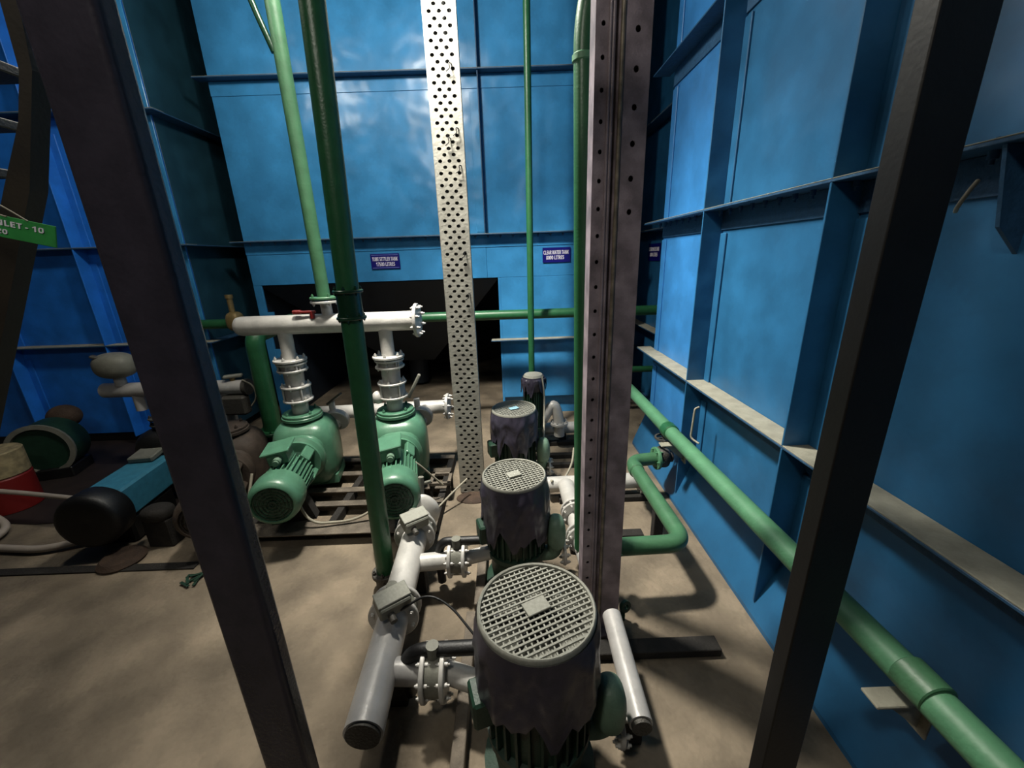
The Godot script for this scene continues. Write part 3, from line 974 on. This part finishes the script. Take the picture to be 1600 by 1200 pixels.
func green_pumps() -> void:
	var base := .10
	green_pump(Vector3(-1.935, base, -3.5), .20, "left green pump with ribbed motor, beneath the white manifold", M.pump, M.pump_dark)
	green_pump(Vector3(-1.07, base, -3.5), .21, "right green pump whose motor is crossed by the thick green downpipe", M.pump, M.pump_dark)
	# base frame
	var t := thing("base_frame", "low steel channel frame under the two green pumps", "frame", Vector3(-1.4, 0, -3.2))
	for z in [[-2.70, .11], [-3.05, .05], [-3.27, .05], [-3.57, .05], [-3.85, .05]]:
		var b := B.new()
		b.bx(-2.19, -.62, .088, .10, z[0] - z[1], z[0] + z[1] * .5, .002)
		b.bx(-2.19, -.62, .0, .088, z[0] - z[1], z[0] - z[1] + .012, .002)
		part(t, "cross_channel", b, M.skid)
	for x in [-2.16, -1.5, -.65]:
		var b := B.new(); b.bx(x - .03, x + .03, .005, .085, -3.85, -2.72, .003)
		part(t, "side_channel", b, M.beam)
	# manifold
	t = thing("discharge_manifold", "white manifold pipe with bolted end flange above the green pumps", "pipe", Vector3(-1.55, 1.5, -3.5))
	var y := 1.605
	var z := -3.5
	var b := B.new()
	b.lathe([Vector2(0, 0), Vector2(.05, .004), Vector2(.075, .025), Vector2(.083, .06), Vector2(.083, 1.56), Vector2(0, 1.56)], Vector3(-2.355, y, z), Vector3.RIGHT, 28)
	part(t, "pipe", b, M.white)
	b = B.new(); b.flange(Vector3(-.785, y, z), Vector3.RIGHT, .145, .028, 8, .014); part(t, "end_flange", b, M.white)
	for x in [-1.945, -1.072]:
		b = B.new(); b.cyl(Vector3(x, 1.30, z), Vector3(x, 1.56, z), .058, 22); part(t, "branch", b, M.white)
		b = B.new(); b.flange(Vector3(x, 1.295, z), Vector3.UP, .138, .022, 6, .013); part(t, "branch_flange", b, M.white)
	b = B.new(); b.cyl(Vector3(-1.545, 1.66, z), Vector3(-1.55, 1.79, z), .045, 18); part(t, "nozzle", b, M.silver)
	b = B.new(); b.flange(Vector3(-1.552, 1.79, z), Vector3.UP, .115, .02, 4, .012); part(t, "nozzle_flange", b, M.white)
	# valve stacks between manifold and pumps
	var k := 0
	for x in [-1.94, -1.07]:
		t = thing("check_valve", ["silver check valve stack above the left green pump", "silver check valve stack above the right green pump"][k], "valve", Vector3(x, .8, z))
		b = B.new()
		b.lathe([Vector2(0, .79), Vector2(.07, .79), Vector2(.075, .93), Vector2(.105, .94), Vector2(.105, 1.04), Vector2(.08, 1.07), Vector2(.085, 1.19), Vector2(.10, 1.21), Vector2(.10, 1.275), Vector2(0, 1.275)], Vector3(x, 0, z), Vector3.UP, 24)
		part(t, "valve_body", b, M.silver)
		for fy in [.925, 1.055, 1.205, 1.265]:
			b = B.new(); b.flange(Vector3(x, fy, z), Vector3.UP, .128, .018, 6, .012); part(t, "flange", b, M.white)
		b = B.new()
		for q in 4:
			var a := TAU * (q + .5) / 4
			b.cyl(Vector3(x + cos(a) * .115, .93, z + sin(a) * .115), Vector3(x + cos(a) * .115, 1.06, z + sin(a) * .115), .009, 8)
			b.cyl(Vector3(x + cos(a) * .115, 1.2, z + sin(a) * .115), Vector3(x + cos(a) * .115, 1.29, z + sin(a) * .115), .009, 8)
		part(t, "stud", b, M.silver)
		if k == 1:
			b = B.new(); b.blob(Vector3(x - .13, .93, z + .05), Vector3(.05, .06, .05)); part(t, "bypass_plug", b, M.white)
		k += 1
	b = B.new(); b.box(Vector3(-1.70, 1.715, -3.44), Vector3(.16, .02, .03), Basis(Vector3.UP, .1), .004); b.box(Vector3(-1.775, 1.715, -3.44), Vector3(.07, .035, .04), Basis.IDENTITY, .008)
	b.cyl(Vector3(-1.65, 1.66, -3.44), Vector3(-1.65, 1.72, -3.44), .02, 12)
	solo("valve_handle", b, M.red, "small red valve lever on top of the white manifold", "handle")
	# suction pipe behind
	t = thing("suction_pipe", "white pipe with bolted flange running low behind the green pumps", "pipe", Vector3(-1.3, .45, -3.92))
	b = B.new(); b.tube([Vector3(-2.05, .62, -3.92), Vector3(-.66, .645, -3.92)], .07, 22); part(t, "pipe", b, M.white)
	b = B.new(); b.flange(Vector3(-.655, .645, -3.92), Vector3.RIGHT, .135, .028, 8, .014); part(t, "end_flange", b, M.white)
	for x in [-1.72, -.86]:
		b = B.new(); b.cyl(Vector3(x, .62, -3.92), Vector3(x - .05, .56, -3.70), .06, 18); part(t, "branch", b, M.white)
	k = 0
	for x in [-1.74, -.90]:
		t = thing("lever_valve", ["grey lever valve behind the left green pump", "grey lever valve with long pale handle behind the right green pump"][k], "valve", Vector3(x, .5, -3.8))
		b = B.new(); b.cyl(Vector3(x, .62, -3.79), Vector3(x, .60, -3.73), .115, 26, .006); part(t, "valve_body", b, M.silver)
		b = B.new(); b.cyl(Vector3(x - .03, .7, -3.76), Vector3(x - .03, .80, -3.76), .03, 14); part(t, "neck", b, M.silver)
		b = B.new()
		if k == 0: b.box(Vector3(x + .02, .84, -3.72), Vector3(.22, .02, .035), Basis(Vector3.UP, -.3) * Basis(Vector3.BACK, .6), .004)
		else: b.box(Vector3(x - .04, .93, -3.76), Vector3(.26, .03, .05), Basis(Vector3.UP, .2) * Basis(Vector3.BACK, 1.05), .008)
		part(t, "lever", b, M.steel if k == 0 else M.gear)
		k += 1
	# loose channel frame and brackets to the right of the frame
	t = thing("bracket_frame", "small open square bracket standing beside the right green motor", "bracket", Vector3(-.66, 0, -3.2))
	b = B.new()
	for s in [[-.76, -.73], [-.60, -.57]]: b.bx(s[0], s[1], .16, .19, -3.38, -3.18, .003)
	b.bx(-.76, -.57, .16, .19, -3.38, -3.35, .003); b.bx(-.76, -.57, .16, .19, -3.21, -3.18, .003)
	part(t, "top_ring", b, M.skid)
	b = B.new()
	for x in [-.745, -.585]:
		for z2 in [-3.36, -3.195]: b.bx(x - .012, x + .012, 0.0, .16, z2 - .012, z2 + .012)
	part(t, "leg", b, M.beam)
	t = thing("tap_valve", "small grey tap with cross handle in front of the right green motor", "valve", Vector3(-.69, .36, -2.62))
	b = B.new(); b.cyl(Vector3(-.70, .36, -2.63), Vector3(-.69, .56, -2.66), .022, 12); part(t, "stem", b, M.gear)
	b = B.new(); b.box(Vector3(-.69, .50, -2.66), Vector3(.15, .022, .022), Basis(Vector3.BACK, .3), .005); part(t, "cross_handle", b, M.gear)

# ---------------------------------------------------------------- long pipes
func pipes() -> void:
	var b: B
	# A
	var t := thing("riser_pipe", "light green riser pipe standing on the white manifold", "pipe", Vector3(-1.555, 1.8, -3.5))
	b = B.new(); b.tube([Vector3(-1.552, 1.82, -3.5), Vector3(-1.572, 6.0, -3.5)], .052, 22); part(t, "pipe", b, M.green_mid)
	b = B.new(); b.flange(Vector3(-1.552, 1.822, -3.5), Vector3.UP, .115, .02, 4, .012); part(t, "flange", b, M.green_mid)
	b = B.new(); b.tube([Vector3(-1.60, 3.55, -3.48), Vector3(-1.66, 3.75, -3.46), Vector3(-1.82, 4.3, -3.46)], .022, 12); part(t, "thin_branch", b, M.green_dark)
	# B
	t = thing("downpipe", "thick dark green pipe dropping to a floor flange beside the near valve", "pipe", Vector3(-.875, .1, -2.2))
	b = B.new(); b.tube([Vector3(-.876, .11, -2.2), Vector3(-.845, 1.9, -2.2), Vector3(-.805, 3.3, -2.2), Vector3(-.76, 4.8, -2.2), Vector3(-.73, 5.9, -2.2)], .0575, 28); part(t, "pipe", b, M.green)
	for y in [1.955, 1.815]:
		b = B.new(); b.flange(Vector3(-.845, y, -2.2), Vector3.UP, .078, .016, 6, .008); part(t, "coupling_flange", b, M.green_dark)
	b = B.new(); b.cyl(Vector3(-.845, 1.81, -2.2), Vector3(-.845, 1.96, -2.2), .064, 24); part(t, "coupling_sleeve", b, M.green_dark)
	b = B.new(); b.flange(Vector3(-.876, .12, -2.2), Vector3.UP, .088, .03, 6, .012); b.cyl(Vector3(-.876, 0, -2.2), Vector3(-.876, .105, -2.2), .07, 20); part(t, "base_flange", b, M.steel)
	# C
	t = thing("riser_pipe", "thin dark green pipe rising up the back wall behind the smallest pump", "pipe", Vector3(.25, .1, -4.45))
	b = B.new(); b.tube([Vector3(.25, .1, -4.45), Vector3(.275, 6.0, -4.45)], .034, 16); part(t, "pipe", b, M.green)
	b = B.new(); b.cyl(Vector3(.25, .0, -4.45), Vector3(.25, .12, -4.45), .055, 16); part(t, "foot_socket", b, M.green)
	# D
	t = thing("riser_pipe", "green pipe with top elbow running close along the steel column", "pipe", Vector3(.42, .2, -2.15))
	b = B.new(); b.tube(bend([Vector3(.42, .3, -2.15), Vector3(.376, 3.08, -2.15), Vector3(.46, 3.40, -2.15), Vector3(.60, 3.9, -2.15)], .12), .043, 20); part(t, "pipe", b, M.green)
	b = B.new(); b.cyl(Vector3(.377, 2.92, -2.15), Vector3(.376, 2.955, -2.15), .048, 20, .006); part(t, "weld_collar", b, M.green_pale)
	# E
	t = thing("cross_pipe", "long green pipe running level across the back wall", "pipe", Vector3(-1, 1.35, -4.72))
	b = B.new(); b.tube([Vector3(-4.3, 1.47, -4.72), Vector3(1.83, 1.455, -4.72)], .056, 20); part(t, "pipe", b, M.green)
	b = B.new(); b.tube([Vector3(1.2, .67, -5.0), Vector3(1.99, .66, -5.0)], .04, 16)
	solo("stub_pipe", b, M.green, "short green pipe low in the gap right of the column", "pipe")
	# post pipe behind left pump
	t = thing("riser_pipe", "dark green upright pipe behind the left green pump under the manifold end", "pipe", Vector3(-2.49, 0, -3.9))
	b = B.new(); b.tube(bend([Vector3(-2.50, .35, -3.92), Vector3(-2.475, 1.46, -3.9), Vector3(-2.475, 1.48, -4.66)], .14), .085, 24); part(t, "pipe", b, M.green)
	b = B.new(); b.flange(Vector3(-2.5, .45, -3.9), Vector3.UP, .15, .03, 8); part(t, "flange", b, M.green)
	b = B.new(); b.bx(-2.62, -2.38, 0, .35, -4.0, -3.8, .01); part(t, "pedestal", b, M.brown_pump)
	# F along the right tank
	t = thing("long_pipe", "long light green pipe running low along the right tank toward the camera", "pipe", Vector3(1.3, .6, -1.8))
	b = B.new(); b.tube([Vector3(1.30, .685, -4.5), Vector3(1.3, .69, -3.03), Vector3(1.3, .735, -.2), Vector3(1.3, .74, .6)], .056, 24); part(t, "pipe", b, M.green_pale)
	for z in [-3.03, -.93]:
		var near: bool = z > -2.0
		b = B.new(); b.cyl(Vector3(1.3, .69 + (z + 3.03) * .02, z - .055), Vector3(1.3, .69 + (z + 3.03) * .02, z + .055), .061 if near else .066, 22, .004 if near else .012)
		part(t, "coupling", b, M.green_mid if near else M.green)
	for z in [-2.95, -.98]:
		b = B.new(); b.bx(1.20, 1.45, .60, .612, z - .035, z + .035, .003); b.bx(1.40, 1.412, .44, .60, z - .035, z + .035, .003)
		b.prism([Vector2(0, 0), Vector2(.16, 0), Vector2(.16, -.14)], Vector3(1.24, .60, z - .006), Basis.IDENTITY, .012)
		part(t, "bracket", b, M.dust)
	# G
	t = thing("bent_pipe", "green pipe bent in a square loop at the foot of the right tank", "pipe", Vector3(1.0, .3, -2.6))
	b = B.new(); b.tube(bend([Vector3(1.24, .38, -3.14), Vector3(1.02, .38, -3.11), Vector3(1.045, .38, -2.06), Vector3(.58, .38, -2.045)], .12), .055, 22); part(t, "pipe", b, M.green_mid)
	b = B.new(); b.flange(Vector3(1.255, .38, -3.145), Vector3(1, 0, -.1), .10, .025, 6, .01); part(t, "flange", b, M.green_pale)
	b = B.new(); b.flange(Vector3(.60, .38, -2.045), Vector3.RIGHT, .085, .02, 6, .01); part(t, "flange", b, M.green_mid)
	b = B.new(); b.cyl(Vector3(1.022, .38, -3.0), Vector3(1.022, .38, -2.93), .063, 20, .008); part(t, "coupling", b, M.green_mid)
	b = B.new(); b.bx(1.0, 1.07, 0, .325, -2.5, -2.44, .004); part(t, "support", b, M.beam)
	t = thing("gate_valve", "dark gate valve between the bent green pipe and the right tank", "valve", Vector3(1.3, .2, -3.2))
	b = B.new(); b.blob(Vector3(1.32, .38, -3.17), Vector3(.06, .09, .08), .7, .7); part(t, "valve_body", b, M.steel)
	b = B.new(); b.cyl(Vector3(1.32, .44, -3.17), Vector3(1.32, .56, -3.17), .02, 12); part(t, "stem", b, M.steel)
	b = B.new(); b.lathe([Vector2(.065, 0), Vector2(.08, 0), Vector2(.08, .015), Vector2(.065, .015), Vector2(.065, 0)], Vector3(1.32, .555, -3.17), Vector3.UP, 20)
	b.box(Vector3(1.32, .56, -3.17), Vector3(.14, .01, .012)); b.box(Vector3(1.32, .56, -3.17), Vector3(.012, .01, .14)); part(t, "hand_wheel", b, M.steel)
	b = B.new(); b.cyl(Vector3(1.38, .38, -3.17), Vector3(1.40, .38, -3.17), .05, 14); part(t, "nozzle", b, M.steel)

# ---------------------------------------------------------------- dark left corner
func left_corner() -> void:
	var b: B
	var t: Node3D
	green_pump(Vector3(-2.62, 0, -3.45), .36, "rusty brown pump half hidden behind the left post", M.brown_pump, M.black)
	# silver line left of the post
	t = thing("suction_pipe", "dull silver pipe crossing behind the left post", "pipe", Vector3(-3.4, .8, -4.0))
	b = B.new(); b.tube([Vector3(-4.18, .925, -4.0), Vector3(-2.72, .91, -4.0)], .075, 20); part(t, "pipe", b, M.silver)
	b = B.new(); b.cyl(Vector3(-2.74, .91, -4.0), Vector3(-2.70, .91, -4.0), .085, 20); part(t, "end_cap", b, M.steel)
	b = B.new(); b.cyl(Vector3(-3.86, .70, -4.0), Vector3(-3.86, .9, -4.0), .05, 16); part(t, "branch", b, M.silver)
	b = B.new(); b.cyl(Vector3(-2.95, .45, -4.0), Vector3(-2.95, .88, -4.0), .05, 16); part(t, "branch", b, M.silver)
	b = B.new(); b.box(Vector3(-2.83, .74, -3.94), Vector3(.24, .20, .12), Basis.IDENTITY, .02); part(t, "strainer_box", b, M.steel)
	t = thing("lever_valve", "dusty round grey valve head left of the dark post", "valve", Vector3(-4.0, 1.0, -3.98))
	b = B.new(); b.blob(Vector3(-3.97, 1.19, -3.98), Vector3(.19, .13, .14), .8, .9); part(t, "valve_body", b, M.gear)
	b = B.new(); b.cyl(Vector3(-3.97, .98, -3.98), Vector3(-3.97, 1.1, -3.98), .05, 14); part(t, "neck", b, M.silver)
	b = B.new(); b.box(Vector3(-3.97, 1.26, -3.93), Vector3(.28, .03, .06), Basis(Vector3.UP, .3) * Basis(Vector3.BACK, -.35), .01); part(t, "lever", b, M.steel)
	t = thing("lever_valve", "small valve with flat handle on the silver pipe right of the post", "valve", Vector3(-2.85, .97, -4.0))
	b = B.new(); b.cyl(Vector3(-2.85, .97, -4.0), Vector3(-2.85, 1.02, -4.0), .025, 12); part(t, "stem", b, M.brass)
	b = B.new(); b.box(Vector3(-2.84, 1.03, -4.0), Vector3(.17, .03, .07), Basis(Vector3.UP, .4), .008); part(t, "handle", b, M.gear)
	# blue motor with black end
	t = thing("motor", "pale blue boxed motor with black round end on the floor at left", "motor", Vector3(-3.2, 0, -2.95), .12)
	b = B.new(); b.box(Vector3(0, .36, -.08), Vector3(.30, .26, .62), Basis.IDENTITY, .018); part(t, "casing", b, M.cyan, true)
	b = B.new(); b.lathe([Vector2(0, 0), Vector2(.19, 0), Vector2(.215, .03), Vector2(.22, .17), Vector2(.20, .20), Vector2(.17, .21), Vector2(0, .19)], Vector3(0, .33, .20), Vector3.BACK, 30); part(t, "end_cover", b, M.black, true)
	b = B.new(); b.box(Vector3(-.02, .53, -.36), Vector3(.20, .05, .24), Basis(Vector3.RIGHT, .1), .01); part(t, "terminal_cover", b, M.gear, true)
	b = B.new(); b.box(Vector3(-.02, .49, -.36), Vector3(.15, .06, .18), Basis.IDENTITY, .006); part(t, "terminal_box", b, M.steel, true)
	b = B.new(); b.box(Vector3(0, .11, -.05), Vector3(.26, .22, .5), Basis.IDENTITY, .02); part(t, "stand", b, M.black, true)
	b = B.new(); b.blob(Vector3(0, .36, -.60), Vector3(.24, .32, .22), .6, .7); part(t, "volute", b, M.black, true)
	b = B.new(); b.cyl(Vector3(0, .62, -.60), Vector3(0, .9, -.60), .05, 16)
	for y in [.66, .72, .78]: b.flange(Vector3(0, y, -.6), Vector3.UP, .10, .018, 6)
	part(t, "flange_stack", b, M.steel, true)
	b = B.new(); b.blob(Vector3(-2.80, .28, -2.75), Vector3(.11, .06, .09), .7, .8); b.bx(-2.9, -2.7, 0, .24, -2.83, -2.69, .01)
	solo("pipe_fitting", b, M.beam, "small grey fitting on a block beside the pale blue motor", "fitting")
	b = B.new(); b.lathe([Vector2(0, 0), Vector2(.14, 0), Vector2(.15, .02), Vector2(.12, .05), Vector2(0, .055)], Vector3(-2.98, 0, -2.55)); solo("lid", b, M.rust, "rusty round lid on the floor under the pale blue motor", "lid")
	# drum machine at far left
	t = thing("blower", "round dark green blower with grey rim at the far left", "blower", Vector3(-4.95, 0, -4.0), .3)
	b = B.new(); b.lathe([Vector2(0, 0), Vector2(.24, 0), Vector2(.27, .03), Vector2(.27, .28), Vector2(0, .28)], Vector3(0, .34, -.15), Vector3.BACK, 32); part(t, "drum", b, M.pump_dark, true)
	b = B.new(); b.lathe([Vector2(.235, 0), Vector2(.28, 0), Vector2(.285, .03), Vector2(.24, .035), Vector2(.235, 0)], Vector3(0, .34, .13), Vector3.BACK, 32); part(t, "rim", b, M.gear, true)
	b = B.new(); b.blob(Vector3(.02, .56, -.28), Vector3(.15, .13, .13)); part(t, "motor_cap", b, M.rust, true)
	b = B.new(); b.box(Vector3(0, .06, 0), Vector3(.4, .12, .34), Basis.IDENTITY, .01); part(t, "foot", b, M.black, true)
	t = thing("drum", "red barrel with cream label at the left edge", "barrel", Vector3(-4.72, 0, -3.36))
	b = B.new(); b.cyl(Vector3(-4.72, .0, -3.36), Vector3(-4.72, .34, -3.36), .19, 28, .012); part(t, "barrel", b, M.red)
	b = B.new(); b.cyl(Vector3(-4.72, .34, -3.36), Vector3(-4.72, .58, -3.36), .188, 28, .012); part(t, "label_band", b, M.cream)
	b = B.new(); b.tube(bend([Vector3(-5.2, .18, -3.2), Vector3(-4.5, .10, -3.05), Vector3(-4.28, .05, -2.95), Vector3(-4.25, .04, -2.72), Vector3(-3.7, .04, -2.66), Vector3(-3.45, .05, -2.75)], .2), .028, 12)
	solo("hose", b, M.hose, "pale hose looping over the floor left of the black motor end", "hose")
	b = B.new(); b.tube(bend([Vector3(-5.2, .36, -3.16), Vector3(-4.3, .30, -3.10), Vector3(-3.7, .28, -3.0)], .2), .02, 10)
	solo("hose", b, M.hose, "thin pale hose running behind the black motor end", "hose")
	# staircase at the left edge
	t = thing("staircase", "dark brown steel stair stringer with black treads at the left edge", "stairs", Vector3(-1.7, 0, -1.3))
	b = B.new()
	var s0 := Vector3(-1.25, 2.9, -1.33)
	var dirs := Vector3(-.40, -.80, 0).normalized()
	var perp := Vector3(-dirs.y, dirs.x, 0)
	var a0 := Vector3(-1.255, 2.72, -1.3)
	var a1 := Vector3(-1.64, 1.86, -1.3)
	var a2 := Vector3(-2.47, 0, -1.3)
	b.prism([Vector2(-1.21, 2.9), Vector2(-1.265, 2.9), Vector2(-1.285, 2.62), Vector2(-1.335, 2.5), Vector2(-1.44, 2.34), Vector2(-1.79, 1.78), Vector2(-2.92, 0), Vector2(-2.78, 0), Vector2(-1.665, 1.84), Vector2(-1.37, 2.33), Vector2(-1.25, 2.62)], Vector3(0, 0, -1.35), Basis.IDENTITY, .05)
	part(t, "stringer", b, M.stair)
	for k in 18:
		var y := 2.70 - k * .14
		var x := (-1.30 - (2.70 - y) * .59) * 1.18
		b = B.new(); b.bx(x - .8, x, y, y + .03, -1.60, -1.352, .004)
		part(t, "tread", b, M.black)
	b = B.new(); b.bx(-3.2, -3.0, 0, 1.5, -1.3, -1.2); part(t, "outer_post", b, M.stair)
	b = B.new(); b.bx(-3.2, -2.0, 1.44, 1.5, -1.3, -1.25); part(t, "outer_rail", b, M.stair)

func signs() -> void:
	var z := -5.19
	var t := thing("sign", "blue sign reading TUBE SETTLER TANK on the back tank left of the tray", "sign", Vector3(-1.48, 2.09, z))
	var b := B.new(); b.bx(-1.655, -1.30, 2.01, 2.19, z, z + .006, .002); part(t, "plate", b, M.sign)
	b = B.new()
	for s in [[2.023, 2.028], [2.172, 2.177]]: b.bx(-1.64, -1.315, s[0], s[1], z + .006, z + .0075)
	part(t, "border", b, M.edge)
	lettering(t, "lettering", "TUBE SETTLER TANK", Vector3(-1.478, 2.128, z + .008), .31, .045, Basis.IDENTITY, M.ink)
	lettering(t, "lettering", "17500 LITRES", Vector3(-1.478, 2.068, z + .008), .23, .045, Basis.IDENTITY, M.ink)
	t = thing("sign", "blue sign reading CLEAR WATER TANK right of the thin green pipe", "sign", Vector3(.62, 2.08, z))
	b = B.new(); b.bx(.455, .80, 2.02, 2.195, z, z + .006, .002); part(t, "plate", b, M.sign)
	lettering(t, "lettering", "CLEAR WATER TANK", Vector3(.622, 2.138, z + .008), .31, .045, Basis.IDENTITY, M.ink)
	lettering(t, "lettering", "8000 LITRES", Vector3(.61, 2.078, z + .008), .22, .045, Basis.IDENTITY, M.ink)
	var bs := Basis(Vector3.BACK, Vector3.UP, Vector3.LEFT)
	t = thing("sign", "blue sign partly hidden by the right tank on the recessed tank", "sign", Vector3(1.98, 2.06, -5.45))
	b = B.new(); b.bx(1.988, 1.995, 1.99, 2.21, -5.86, -5.42, .001); part(t, "plate", b, M.sign)
	lettering(t, "lettering", "CLEAR WATER TANK", Vector3(1.986, 2.14, -5.64), .38, .05, bs, M.ink)
	lettering(t, "lettering", "8000 LITRES", Vector3(1.986, 2.07, -5.64), .28, .05, bs, M.ink)
	# hanging tag
	var r := Basis(Vector3.UP, .15) * Basis(Vector3.BACK, -.26)
	var c := Vector3(-1.335, 2.225, -1.15)
	t = thing("tag", "green plastic tag with white lettering hanging on wires at the left edge", "tag", c)
	b = B.new(); b.box(c, Vector3(.27, .056, .004), r, .001); part(t, "plate", b, M.green_tag)
	lettering(t, "lettering", "WATER  INLET - 10", c + r * Vector3(.005, .010, .003), .21, .014, r, M.ink)
	lettering(t, "lettering", "LINE  NO. 20", c + r * Vector3(-.035, -.012, .003), .13, .012, r, M.ink)
	b = B.new(); b.tube(bend([c + r * Vector3(.075, .027, .002), c + Vector3(.03, .05, .0), c + Vector3(-.05, .08, -.02), c + Vector3(-.16, .11, -.02)], .05), .002, 6)
	b.tube(bend([c + r * Vector3(.03, .027, .002), c + Vector3(-.03, .04, .0), c + Vector3(-.16, .09, -.02)], .05), .002, 6)
	part(t, "wire", b, M.cable)

func small_things() -> void:
	var b: B
	var t := thing("gate_valve", "small brass gate valve on the level pipe left of the white manifold", "valve", Vector3(-3.2, 1.35, -4.68))
	b = B.new(); b.blob(Vector3(-3.12, 1.50, -4.66), Vector3(.085, .11, .085), .7, .7); part(t, "valve_body", b, M.brass)
	b = B.new(); b.cyl(Vector3(-3.13, 1.56, -4.66), Vector3(-3.13, 1.76, -4.66), .03, 12); part(t, "stem", b, M.brass)
	b = B.new(); b.cyl(Vector3(-3.13, 1.76, -4.66), Vector3(-3.13, 1.80, -4.66), .04, 14); part(t, "cap", b, M.brass)
	# cables
	b = B.new(); b.tube(bend([Vector3(.33, .92, -3.95), Vector3(.34, .78, -3.8), Vector3(.30, .55, -3.45), Vector3(.28, .42, -3.30)], .1), .009, 8)
	solo("cable", b, M.cable, "pale cable hanging from the small pump down to the third pump", "cable")
	b = B.new(); b.tube(bend([Vector3(.60, .30, -3.55), Vector3(.56, .20, -3.4), Vector3(.44, .10, -3.25), Vector3(.33, .22, -3.1)], .1), .010, 8)
	solo("cable", b, M.cable, "pale cable curling above the nearer white branch pipe", "cable")
	b = B.new(); b.tube(bend([Vector3(-1.72, .35, -2.78), Vector3(-1.62, .14, -2.72), Vector3(-1.25, .12, -2.78), Vector3(-1.0, .3, -2.85)], .15), .011, 8)
	solo("cable", b, M.cable, "pale cable sagging between the two green motors", "cable")
	b = B.new(); b.tube(bend([Vector3(-2.245, .40, -3.1), Vector3(-2.25, .15, -2.95), Vector3(-2.27, .02, -2.6)], .15), .012, 8)
	solo("cable", b, M.cable, "pale cable dropping to the floor left of the left green motor", "cable")
	b = B.new(); b.tube(bend([Vector3(-.92, .58, -2.98), Vector3(-.80, .50, -3.0), Vector3(-.62, .22, -3.1)], .08), .009, 8)
	solo("cable", b, M.cable, "grey cable stretched from the right green motor to the bracket", "cable")
	b = B.new(); b.tube(bend([Vector3(-.66, .08, -2.95), Vector3(-.55, .14, -3.08), Vector3(-.42, .20, -3.22)], .08), .009, 8)
	solo("cable", b, M.cable, "stiff cable end leaning against the foot of the cable tray", "cable")
	b = B.new(); b.tube(bend([Vector3(-2.72, 1.0, -3.95), Vector3(-2.58, .95, -3.9), Vector3(-2.57, .82, -3.88), Vector3(-2.64, .74, -3.88)], .1), .008, 8)
	solo("cable", b, M.cable, "thin cable loop in front of the dark green upright pipe", "cable")
	b = B.new(); b.tube(bend([Vector3(1.4, 2.19, -1.33), Vector3(1.37, 2.20, -1.30), Vector3(1.37, 2.24, -1.28), Vector3(1.4, 2.27, -1.29)], .03), .006, 8)
	solo("hook", b, M.cable, "small pale hook under the middle ledge at the right", "hook")
	b = B.new(); b.prism([Vector2(-5.6, 3.2), Vector2(-4.2, 3.05), Vector2(-3.5, 3.1), Vector2(-3.0, 2.95), Vector2(-2.45, 3.3), Vector2(-2.3, 4.2), Vector2(-2.6, 4.9), Vector2(-5.6, 4.9)], Vector3(0, .003, 0), Basis(Vector3.RIGHT, Vector3.FORWARD, Vector3.UP), .003)
	solo("floor_patch", b, M.dark_brown, "dark irregular stain on the floor below the left tank", "patch")  # thin dark brown slab with an uneven outline, just above the floor
	# dark strip painted in place of a shadow band on the left floor
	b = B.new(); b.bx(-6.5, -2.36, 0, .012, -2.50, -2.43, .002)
	solo("shadow_strip", b, M.beam, "long dark flat strip standing for a shadow across the floor at left", "strip")
	b = B.new()
	for k in 7: b.box(Vector3(-2.30 + (k % 3) * .03, .012 + k * .002, -2.36 + (k % 4) * .03), Vector3(.09, .004, .018), Basis(Vector3.UP, k * .9))
	solo("rag", b, M.pump_dark, "scrap of green rag on the floor beside the left post", "rag")
	b = B.new(); b.blob(Vector3(1.0, 0, -.62), Vector3(.035, .012, .03)); solo("stone", b, M.beam, "small dark lump on the floor left of the right post", "stone")
	b = B.new(); b.lathe([Vector2(.015, 0), Vector2(.035, 0), Vector2(.035, .02), Vector2(.015, .02), Vector2(.015, 0)], Vector3(.625, .12, -1.86), Vector3(.5, .2, 1), 20); b.bx(.605, .635, 0, .11, -1.88, -1.86)
	solo("floor_tap", b, M.pump_dark, "small dark green ring tap at the foot of the steel column", "tap")
	# small wall bracket above long pipe
	b = B.new(); b.tube(bend([Vector3(1.40, .72, -2.72), Vector3(1.36, .74, -2.78), Vector3(1.37, .98, -2.78), Vector3(1.40, .99, -2.78)], .03), .008, 8)
	solo("pipe_hook", b, M.cable, "thin pale hook on the right tank above the long green pipe", "hook")
